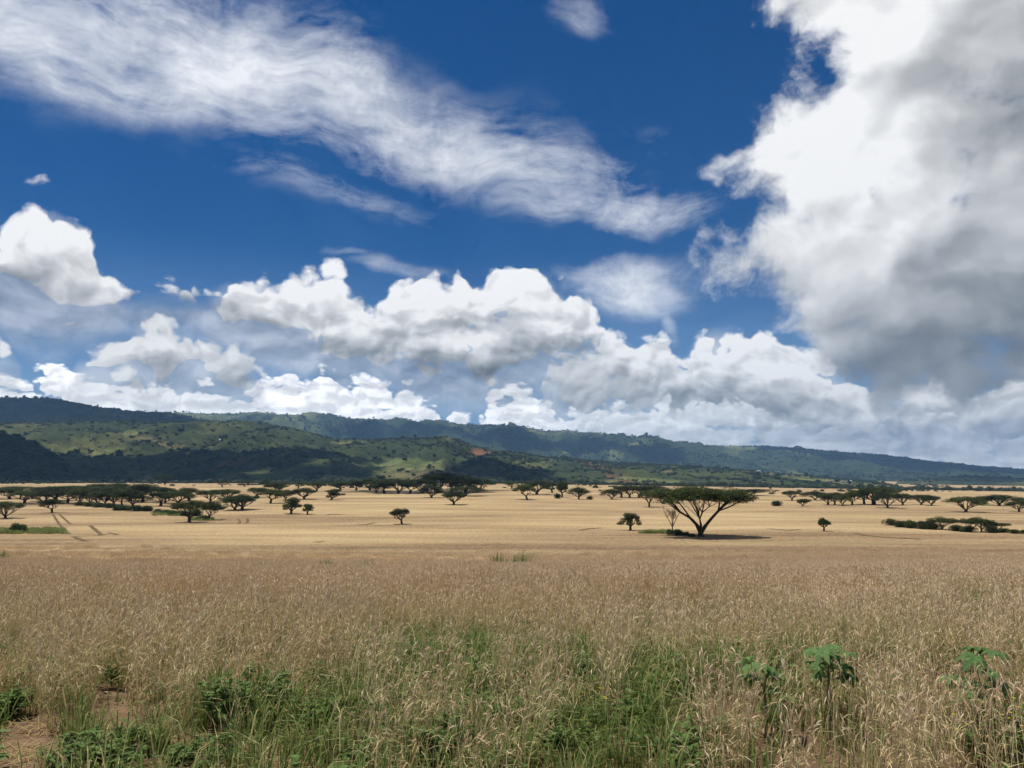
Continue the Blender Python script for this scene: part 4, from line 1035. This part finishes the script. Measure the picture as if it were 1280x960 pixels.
def wheat_proto(seed, stems, rad, hgt=0.74, thick=1.0, leafy=2):
    r_ = random.Random(seed); S = Strips()
    for k in range(stems):
        a, q = r_.uniform(0, 6.28), rad * math.sqrt(r_.random()); b = Vector((q * math.cos(a), q * math.sin(a), 0))
        h = hgt * r_.uniform(0.66, 1.10); ln = Vector((r_.gauss(0.05, .10), r_.gauss(0, .10), 0)) * h
        sd = Vector((math.cos(r_.uniform(0, 6.28)), math.sin(r_.uniform(0, 6.28)), 0)).normalized()
        P_ = [b + ln * (t * t) + Vector((0, 0, h * t)) for t in (0, .4, .75, 1)]
        w = 0.0021 * thick
        S.ribbon(P_, [w * 1.1, w, w * .9, w * .7], sd, 1)
        # the ear: a flattened spindle of grains, nodding
        nod = Vector((ln.x, ln.y, 0)); nod = nod.normalized() if nod.length > 1e-4 else sd
        L = r_.uniform(.05, .085); dr = r_.uniform(0.05, .75); e = P_[-1]
        E = [e, e + Vector((nod.x * L * .25 * dr, nod.y * L * .25 * dr, L * .38)), e + Vector((nod.x * L * .7 * dr, nod.y * L * .7 * dr, L * (.75 - .25 * dr))), e + Vector((nod.x * L * 1.1 * dr, nod.y * L * 1.1 * dr, L * (1.0 - .55 * dr)))]
        t2 = thick ** .7
        S.spindle(E, [.0018 * t2, .0050 * t2, .0044 * t2, .0010 * t2], 0, 4)
        if thick < 2:
            for j in range(5):   # awns
                p = E[1].lerp(E[3], r_.random()); dd = (E[3] - E[1]).normalized() * .05 + Vector((r_.gauss(0, .014), r_.gauss(0, .014), r_.uniform(0, .012)))
                S.tri(p - sd * .0011, p + sd * .0011, p + dd * .8, 0)
        for j in range(leafy):
            t = r_.uniform(.15, .8); p = b + ln * (t * t) + Vector((0, 0, h * t)); aa = r_.uniform(0, 6.28); o = Vector((math.cos(aa), math.sin(aa), 0)); L2 = r_.uniform(.06, .14)
            sd2 = Vector((-o.y, o.x, 0)); dn = r_.uniform(-.7, .8)
            S.ribbon([p, p + o * L2 * .45 + Vector((0, 0, L2 * .4 * max(dn, -.2))), p + o * L2 * .8 + Vector((0, 0, L2 * .55 * dn - .02)), p + o * L2 + Vector((0, 0, L2 * .5 * dn - L2 * .3))], [w * .9, w * 1.5, w * 1.1, w * .3], sd2, 1)
    return S.mesh('wheat', [M['ear'], M['straw']])
def grass_proto(seed, blades, rad, hgt, mat, wide=1.0, droop=1.0):
    r_ = random.Random(seed); S = Strips()
    for k in range(blades):
        a, q = r_.uniform(0, 6.28), rad * math.sqrt(r_.random()); b = Vector((q * math.cos(a), q * math.sin(a), 0)); aa = a + r_.gauss(0, .9)
        o = Vector((math.cos(aa), math.sin(aa), 0)); sd = Vector((-o.y, o.x, 0)); h = hgt * r_.uniform(.45, 1.1); ou = h * r_.uniform(.1, .7) * droop; w = .0036 * wide * r_.uniform(.6, 1.3)
        S.ribbon([b, b + o * ou * .2 + Vector((0, 0, h * .5)), b + o * ou * .6 + Vector((0, 0, h * .88)), b + o * ou * 1.15 + Vector((0, 0, h * .9))], [w, w, w * .75, w * .1], sd, 0)
    return S.mesh('grass', [mat])
# ------------------------------------------------------------------ leafy weeds
def leaf_shape(S, p, d, up, L, W, mi):
    """an ovate leaf folded along its midrib"""
    sd = d.cross(up).normalized(); nn = sd.cross(d)
    for s in (-1, 1):
        a = p; b = p + d * L * .35 + sd * s * W + nn * W * .35; c = p + d * L * .75 + sd * s * W * .7 + nn * W * .2 - up * L * .08; e = p + d * L - up * L * .18; m = p + d * L * .5 - up * L * .02
        S.tri(a, b, m, mi); S.tri(b, c, m, mi); S.tri(c, e, m, mi)
def weed_meshes(seed, stems=26, rad=.5, hgt=.6, leafL=.06, leafW=.02, n=16, flowers=0):
    r_ = random.Random(seed); S = Strips(); T = Strips(); Fl = Strips()
    for k in range(stems):
        a = r_.uniform(0, 6.28); q = rad * math.sqrt(r_.random()); b = Vector((q * .45 * math.cos(a), q * .45 * math.sin(a), 0)); e = Vector((q * math.cos(a), q * math.sin(a), hgt * r_.uniform(.55, 1.05) * (1 - .35 * q / rad)))
        T.spindle([b, b.lerp(e, .5) + Vector((0, 0, .04)), e], [.0045, .0035, .0015], 0, 4)
        for j in range(n):
            t = r_.uniform(.2, 1) ** .8; p = b.lerp(e, t); aa = r_.uniform(0, 6.28); d = Vector((math.cos(aa), math.sin(aa), r_.uniform(-.25, .6))).normalized()
            leaf_shape(S, p, d, Vector((0, 0, 1)), leafL * r_.uniform(.6, 1.4), leafW * r_.uniform(.7, 1.3), 0)
        if k < flowers:
            f = e + Vector((0, 0, .06)); T.spindle([e, f], [.0015, .001], 0, 3)
            for j in range(8):
                aa = j * math.pi / 4; d = Vector((math.cos(aa), math.sin(aa), .25)); s2 = Vector((-d.y, d.x, 0)); Fl.tri(f, f + d * .014 + s2 * .007, f + d * .014 - s2 * .007, 0)
    return S, T, Fl
def to_pix(X, Y, Z):
    ct, st = math.cos(PITCH), math.sin(PITCH); dz = Z - EYE
    dep = Y * ct + dz * st; upc = -Y * st + dz * ct
    return 640 + FPX * X / dep, 480 - FPX * upc / dep
# where the crop is thin and weeds or grass take over: ellipses over the ground, given by the photo pixel of the foot of the plants
GREEN = [(900, 850, 190, 30, .9), (560, 850, 150, 30, .7), (480, 880, 160, 40, .6), (760, 905, 130, 90, 1.0), (700, 850, 120, 50, .8), (640, 830, 80, 30, .8), (860, 842, 110, 22, .8), (960, 850, 90, 28, .6), (1130, 838, 30, 22, .8), (600, 920, 90, 40, .6), (420, 890, 100, 45, .6),
         (300, 900, 70, 30, .5), (200, 950, 170, 26, .45), (110, 935, 60, 24, .5), (540, 815, 90, 22, .5), (845, 800, 60, 14, .7), (20, 880, 30, 30, .4), (90, 850, 40, 30, .3), (1260, 945, 60, 30, 1.0), (480, 950, 150, 20, .8), (760, 955, 200, 20, .8), (400, 810, 60, 14, .3), (1040, 805, 60, 10, .4)]
BARE = [(20, 942, 95, 50, 1.0), (230, 958, 110, 18, .9), (320, 948, 60, 12, .8), (400, 925, 50, 14, .7), (620, 955, 60, 12, .6), (740, 958, 70, 10, .5)]
def zone(px, py, els, seed):
    w = np.zeros_like(px)
    nz = 0.55 * vnoise(px / 70.0, py / 32.0, seed, 5, .6)
    for (x, y, rx, ry, a) in els: w = np.maximum(w, a * (1 - smooth01((np.hypot((px - x) / rx, (py - y) / ry) + nz - .35) / .75)))
    return w
def front_edge(px):   # nearest row of standing crop, photo pixel of its foot
    return np.interp(px, [-400, 0, 60, 200, 330, 420, 480, 640, 700, 840, 880, 1300, 1700], [905, 905, 912, 912, 915, 930, 1010, 1010, 940, 945, 1060, 1060, 1060])
def fan_points(n, y0, y1, seed, umax=0.86):
    r_ = np.random.default_rng(seed)
    Y = np.sqrt(r_.uniform(y0 ** 2, y1 ** 2, n)); X = r_.uniform(-umax, umax, n) * Y
    Z, _ = terrain(X, Y); px, py = to_pix(X, Y, Z)
    return X, Y, Z, px, py, r_
def build_wheat():
    near = [wheat_proto(i, 15, .13, thick=.85) for i in range(7)]
    mid = [wheat_proto(20 + i, 28, .22, thick=1.35, leafy=1) for i in range(5)]
    far = [wheat_proto(40 + i, 84, .60, thick=2.5, leafy=1) for i in range(4)]
    tot = 0; acc = []
    for (y0, y1, dens, lo, cnt, s0) in [(4.6, 14, 30, 0, 7, 1.0), (14, 34, 15, 7, 5, 1.0), (34, 70, 5.0, 12, 4, 1.0), (70, 112, 2.4, 12, 4, 1.15)]:
        area = .86 * (y1 ** 2 - y0 ** 2); X, Y, Z, px, py, r_ = fan_points(int(area * dens), y0, y1, int(y0 * 10))
        g = zone(px, py, GREEN, 31); b = zone(px, py, BARE, 32); gap = (1 - smooth01((vnoise(X / 1.2, Y / 1.0, 33, 4) - .12) / .25) * .8) * (1 - .85 * smooth01((vnoise(X / 3.2, Y / 1.15, 39, 3) - .16) / .2) * smooth01((40 - Y) / 15)) * np.interp(Y, [8, 13], [.52, 1.0])
        g = np.clip(g + .75 * smooth01((vnoise(X / 2.2, Y / 1.7, 38, 4) - .0) / .35) * smooth01((24 - Y) / 14), 0, 1)
        p = np.clip(1 - .56 * g, 0, 1) * np.clip(1 - b, 0, 1) * gap * (1 - smooth01((Y - 52 + 34 * vnoise(X / 22, Y / 9, 37, 4)) / 62)) * (py < front_edge(px) + 14 * vnoise(px / 25, px * 0, 34, 3))
        keep = r_.uniform(0, 1, len(X)) < p; n = int(keep.sum())
        hv = .96 + .24 * vnoise(X / 1.9, Y / 1.3, 35, 3) + .20 * vnoise(X / 7, Y / 4.5, 36, 3)
        s = s0 * r_.uniform(.85, 1.12, len(X)) * hv
        acc.append((np.stack([X, Y, Z - .02], 1)[keep], r_.uniform(-1.9, 1.9, n), np.stack([np.full(len(X), s0) * r_.uniform(.9, 1.15, len(X)), np.full(len(X), s0), s], 1)[keep], lo + r_.integers(0, cnt, n), r_.normal(0, .09, (n, 2))))
    P_, rz, s, ix, tl = (np.concatenate([a[i] for a in acc]) for i in range(5))
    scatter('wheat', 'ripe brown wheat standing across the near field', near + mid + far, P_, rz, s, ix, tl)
    return len(P_)
def build_grass():
    protos = [grass_proto(i, 26, .09, .30, M['grass']) for i in range(4)] + [grass_proto(10 + i, 18, .12, .15, M['grass'], 1.2, 1.4) for i in range(3)] + [grass_proto(20 + i, 7, .06, .42, M['straw'], .7, 1.2) for i in range(3)]
    protos += [weed_meshes(500 + i, stems=9, rad=.13, hgt=.30, leafL=.05, leafW=.018, n=9)[0].mesh('leafy', [M['weed']]) for i in range(3)]
    X, Y, Z, px, py, r_ = fan_points(52000, 4.8, 26, 71)
    g = zone(px, py, GREEN, 31); b = zone(px, py, BARE, 32)
    fr = smooth01((py - front_edge(px) + 25) / 30) * .16
    g = np.clip(.85 * g + .75 * smooth01((vnoise(X / 2.2, Y / 1.7, 38, 4) - .0) / .35) * smooth01((26 - Y) / 12), 0, 1)
    p = np.clip(np.maximum(g, fr) * (1 - .93 * b) + np.interp(Y, [9, 18], [.17, .06]) * (1 - b), 0, 1) * np.where(Y < 14, .62, .45)
    keep = r_.uniform(0, 1, len(X)) < p; n = int(keep.sum())
    ix = r_.choice(13, n, p=np.array([.12] * 4 + [.08] * 3 + [.05] * 3 + [.0433] * 3) / (.48 + .24 + .15 + .1299))
    tall = 1.15 + .40 * vnoise(X / 1.5, Y / 1.5, 72, 3)
    scatter('green_grass', 'green grass and fine weeds in the gaps of the wheat', protos, np.stack([X, Y, Z - .01], 1)[keep], r_.uniform(0, 6.28, n), (r_.uniform(.7, 1.35, len(X)) * tall)[keep], ix, r_.normal(0, .1, (n, 2)))
    # fallen straw on the bare earth
    litter = []
    for i in range(4):
        rr = random.Random(900 + i); S = Strips()
        for k in range(9):
            a = rr.uniform(0, 6.28); d = Vector((math.cos(a), math.sin(a), rr.uniform(-.02, .12))); p = Vector((rr.uniform(-.15, .15), rr.uniform(-.15, .15), rr.uniform(.008, .03))); l = rr.uniform(.08, .32)
            S.ribbon([p, p + d * l * .5, p + d * l], [.0022, .002, .0012], Vector((-d.y, d.x, 0)).normalized(), 0)
        litter.append(S.mesh('straw', [M['straw']]))
    X, Y, Z, px, py, r_ = fan_points(9000, 4.8, 9.5, 73); b = np.maximum(zone(px, py, BARE, 32), .7 * smooth01((py - front_edge(px) + 10) / 20))
    keep = r_.uniform(0, 1, len(X)) < b * .22; n = int(keep.sum())
    scatter('fallen_straw', 'loose dry straw lying on the reddish bare earth', litter, np.stack([X, Y, Z], 1)[keep], r_.uniform(0, 6.28, n), r_.uniform(.7, 1.3, n), r_.integers(0, 4, n))
    return n
print('WHEAT', build_wheat(), 'GRASS', build_grass())

def weed(x, y, rad, hgt, seed, label, name='leafy_weed', flowers=0, group=None, **kw):
    g = ground_at(x, y)
    o = bpy.data.objects.new(name, None); link(o); o.location = g; tag(o, label, 'weed', group)
    S, T, Fl = weed_meshes(seed, rad=rad, hgt=hgt, flowers=flowers, **kw)
    link(bpy.data.objects.new('foliage', S.mesh('foliage', [M['weed']])), o); link(bpy.data.objects.new('stem', T.mesh('stem', [M['castor_stem']])), o)
    if flowers: tag(link(bpy.data.objects.new('flower', Fl.mesh('flower', [M['petal']])), o), kind='stuff')
weed(300, 905, .46, .62, 1, 'dark leafy weed clump swallowing the wheat edge', stems=46, n=20)
weed(115, 957, .42, .32, 2, 'low spreading leafy weed at the edge of bare red earth', stems=44, n=18)
weed(8, 898, .22, .34, 3, 'leafy weed beside the bare red earth, below thin wheat', stems=24, n=16)
weed(255, 952, .34, .16, 4, 'low ragged weed mat on bare earth between two weed clumps', stems=34, n=14, leafL=.045)
weed(555, 948, .30, .34, 5, 'broad-leaved weed among brown stems at the wheat edge', stems=26, n=14, leafL=.08, leafW=.03)
weed(400, 905, .22, .32, 6, 'small grey-green weed beside the dark leafy clump', stems=18, n=14)
weed(1258, 958, .38, .50, 7, 'weed with many small yellow flowers at the wheat edge', flowers=20, stems=30, n=14)
weed(728, 905, .26, .34, 8, 'sparse weed with few yellow flowers in the green grass', flowers=9, stems=16, n=9, leafL=.05, leafW=.012)
weed(80, 862, .26, .50, 9, 'upright thin green weed rising through the wheat', stems=20, n=16)
# green tussocks farther out in the field
def tussock(x, y, wpx, hpx, label, seed, group=None):
    g = ground_at(x, y); g.z = float(terrain(np.array([g.x]), np.array([g.y]))[0][0]); k = g.y / UK
    o = bpy.data.objects.new('green_tussock', None); link(o); o.location = g; tag(o, label, 'weed', group)
    h = max(hpx * k, .2) + .85
    r_ = random.Random(seed); w = wpx * k * .5; S = Strips(); T = Strips()
    for j in range(90):
        a = r_.uniform(0, 6.28); q = w * math.sqrt(r_.random()); b = Vector((q * math.cos(a), q * math.sin(a) * .6, 0)); hh = h * r_.uniform(.6, 1.05) * (1 - .38 * (q / w) ** 2); e = b * 1.25 + Vector((r_.gauss(0, .08), r_.gauss(0, .08), hh))
        T.ribbon([b, b.lerp(e, .5), e], [.012, .010, .004], Vector((1, 0, 0)), 0)
        for i in range(6):
            p = b.lerp(e, r_.uniform(.45, 1)); aa = r_.uniform(0, 6.28); leaf_shape(S, p, Vector((math.cos(aa), math.sin(aa), .5)).normalized(), Vector((0, 0, 1)), .13, .03, 0)
    link(bpy.data.objects.new('foliage', S.mesh('foliage', [M['grass']])), o); link(bpy.data.objects.new('stem', T.mesh('stem', [M['grass']])), o)
tussock(624, 712, 20, 13, 'bright green tussock standing above the wheat beside a yellowish one', 1)
tussock(653, 712, 28, 16, 'wide yellowish green tussock above the wheat', 2)
tussock(322, 723, 16, 6, 'small dark green weed poking out of the smooth wheat', 3)
tussock(408, 722, 18, 8, 'pale green tussock, fainter of two small ones in the wheat', 4)
tussock(460, 724, 22, 9, 'pale green wider tussock beside a fainter small one in the wheat', 5)
tussock(4, 700, 12, 10, 'small green tussock below the green shrub strip', 6)

# ------------------------------------------------------------------ castor plants
def castor_leaf_mesh(seed, L=0.2):
    """palmate leaf with eight pointed lobes and a raised fold along each"""
    r_ = random.Random(seed); S = Strips(); n = 8
    for k in range(n):
        a = math.radians(-155 + 310 * k / (n - 1)); ll = L * (1 - .38 * abs(k - (n - 1) / 2) / ((n - 1) / 2)) * r_.uniform(.9, 1.08)
        d = Vector((math.sin(a), math.cos(a), 0)); s = Vector((d.y, -d.x, 0)); c = Vector((0, 0, 0)); t = d * ll + Vector((0, 0, -ll * .42)); m = d * ll * .45 + Vector((0, 0, ll * .02)); w = ll * .20
        e1 = d * ll * .30; ml = d * ll * .58 - s * w + Vector((0, 0, -ll * .06)); mr = d * ll * .58 + s * w + Vector((0, 0, -ll * .06)); bl = e1 - s * w * .75 + Vector((0, 0, -.004)); br = e1 + s * w * .75 + Vector((0, 0, -.004))
        for q in [(c, bl, m), (bl, ml, m), (ml, t, m), (c, m, br), (br, m, mr), (mr, m, t)]: S.tri(*q, 0)
    return S.mesh('leaf', [M['castor']])
CL = [castor_leaf_mesh(i) for i in range(4)]
def castor(x, y, hgt, spread, nleaf, seed, label):
    g = ground_at(x, y); r_ = random.Random(seed)
    o = bpy.data.objects.new('castor_plant', None); link(o); o.location = g; tag(o, label, 'plant')
    T = Strips(); tip = Vector((.03, 0, hgt * .9)); T.spindle([(0, 0, -.02), (.012, .01, hgt * .4), (.0, .01, hgt * .7), tip], [.013, .011, .009, .006], 0, 6)
    for k in range(nleaf):
        a = 2 * math.pi * k * .382 + r_.uniform(-.3, .3); b = Vector((0, 0, hgt * r_.uniform(.62, .9))); q = spread * r_.uniform(.35, 1.0); e = Vector((q * math.cos(a), q * math.sin(a), hgt * r_.uniform(.58, 1.02)))
        l = bpy.data.objects.new('leaf', CL[k % 4]); link(l, o); l.location = e; l.rotation_euler = (r_.uniform(-.55, -.05), r_.gauss(0, .2), a - math.pi / 2)
        s = r_.uniform(.65, 1.1) * spread / .22; l.scale = (s, s, s)
        inv = (Matrix.Translation(e) @ l.rotation_euler.to_matrix().to_4x4() @ Matrix.Scale(s, 4)).inverted()
        K = Strips(); K.spindle([inv @ q for q in (b, b.lerp(e, .55) + Vector((0, 0, .02)), e)], [.005 / s, .004 / s, .003 / s], 0, 5)
        link(bpy.data.objects.new('stalk', K.mesh('stalk', [M['castor_stem']])), l)
    link(bpy.data.objects.new('stem', T.mesh('stem', [M['castor_stem']])), o)
castor(1040, 925, .80, .18, 14, 1, 'castor plant with star-shaped green leaves, standing clear above brown wheat')
castor(1224, 935, .80, .19, 14, 2, 'wide castor plant with drooping lobed leaves near yellow-flowered weed')
castor(958, 925, .64, .16, 11, 3, 'bluish castor plant low in the green grass beside taller castor plant')

# ------------------------------------------------------------------ small things far out: tracks and grass strip
def mat_track():
    m, N, out = new_mat('track_soil')
    f = N.noise(N.new('ShaderNodeNewGeometry').outputs['Position'], 0.8, 4.0, 0.6, dim='3D')
    pbsdf(N, out, ramp(N, f, [(0.3, (0.085, 0.062, 0.032)), (0.7, (0.20, 0.145, 0.075))]), 0.95, 0.05)
    return m
M['track'] = mat_track()
def track(pix, width, lift=.05):
    pts = [ground_at(*p) for p in pix]; V, F = [], []
    dense = []
    for a, b in zip(pts[:-1], pts[1:]):
        for i in range(8): dense.append(a.lerp(b, i / 8))
    dense.append(pts[-1])
    for i, p in enumerate(dense):
        d = (dense[min(i + 1, len(dense) - 1)] - dense[max(i - 1, 0)]); d.z = 0; d.normalize(); s = Vector((-d.y, d.x, 0)) * width * random.Random(i).uniform(.3, .65)
        for q in (p - s, p + s): V.append(tuple(at(q.x, q.y) + Vector((0, 0, lift))))
        if i: F.append((2 * i - 2, 2 * i - 1, 2 * i + 1, 2 * i))
    tag(link(bpy.data.objects.new('wheel_track', mesh_np('wheel_track', V, np.array(F), [M['track']]))), kind='structure')
for pix, w in [([(66, 643), (72, 652), (78, 660), (86, 668)], .7), ([(74, 643), (82, 650), (88, 655)], .7), ([(113, 657), (120, 663), (128, 669)], .9), ([(132, 668), (122, 669.5), (100, 670.5), (91, 671)], .6), ([(91, 671), (100, 674), (108, 677)], 1.0),
               ([(135, 666), (143, 667.5), (147, 669)], .8), ([(298, 649), (300, 652), (299, 655)], .7), ([(309, 648), (310, 651), (308, 654)], .7), ([(408, 644), (416, 642.5), (428, 643.5)], 1.2), ([(446, 656), (458, 655.5), (470, 653.5)], 1.0),
               ([(725, 663), (736, 661), (752, 660)], 1.3), ([(1070, 667), (1085, 670), (1110, 672), (1150, 674)], 1.2), ([(960, 661), (985, 663), (1000, 662)], 1.0), ([(395, 678), (404, 677)], 1.0)]:
    track(pix, w)
def build_strip():
    """strip of green grass round the shrub"""
    protos = [grass_proto(50 + i, 60, .45, .75, M['grass'], 5.0) for i in range(3)]
    r_ = np.random.default_rng(77); pts = []
    for (x0, x1, ya, yb, n) in [(-30, 79, 662, 667.5, 420), (800, 832, 665, 667, 60), (236, 266, 648, 651, 60), (190, 236, 639, 645, 120)]:
        for _ in range(n):
            g = ground_at(r_.uniform(x0, x1), r_.uniform(ya, yb)); pts.append((g.x, g.y, g.z - .25))
    n = len(pts)
    scatter('grass_strip', 'strips of rank green grass round the shrubs in the field', protos, pts, r_.uniform(0, 6.28, n), r_.uniform(.8, 1.5, n), r_.integers(0, 3, n))
build_strip()
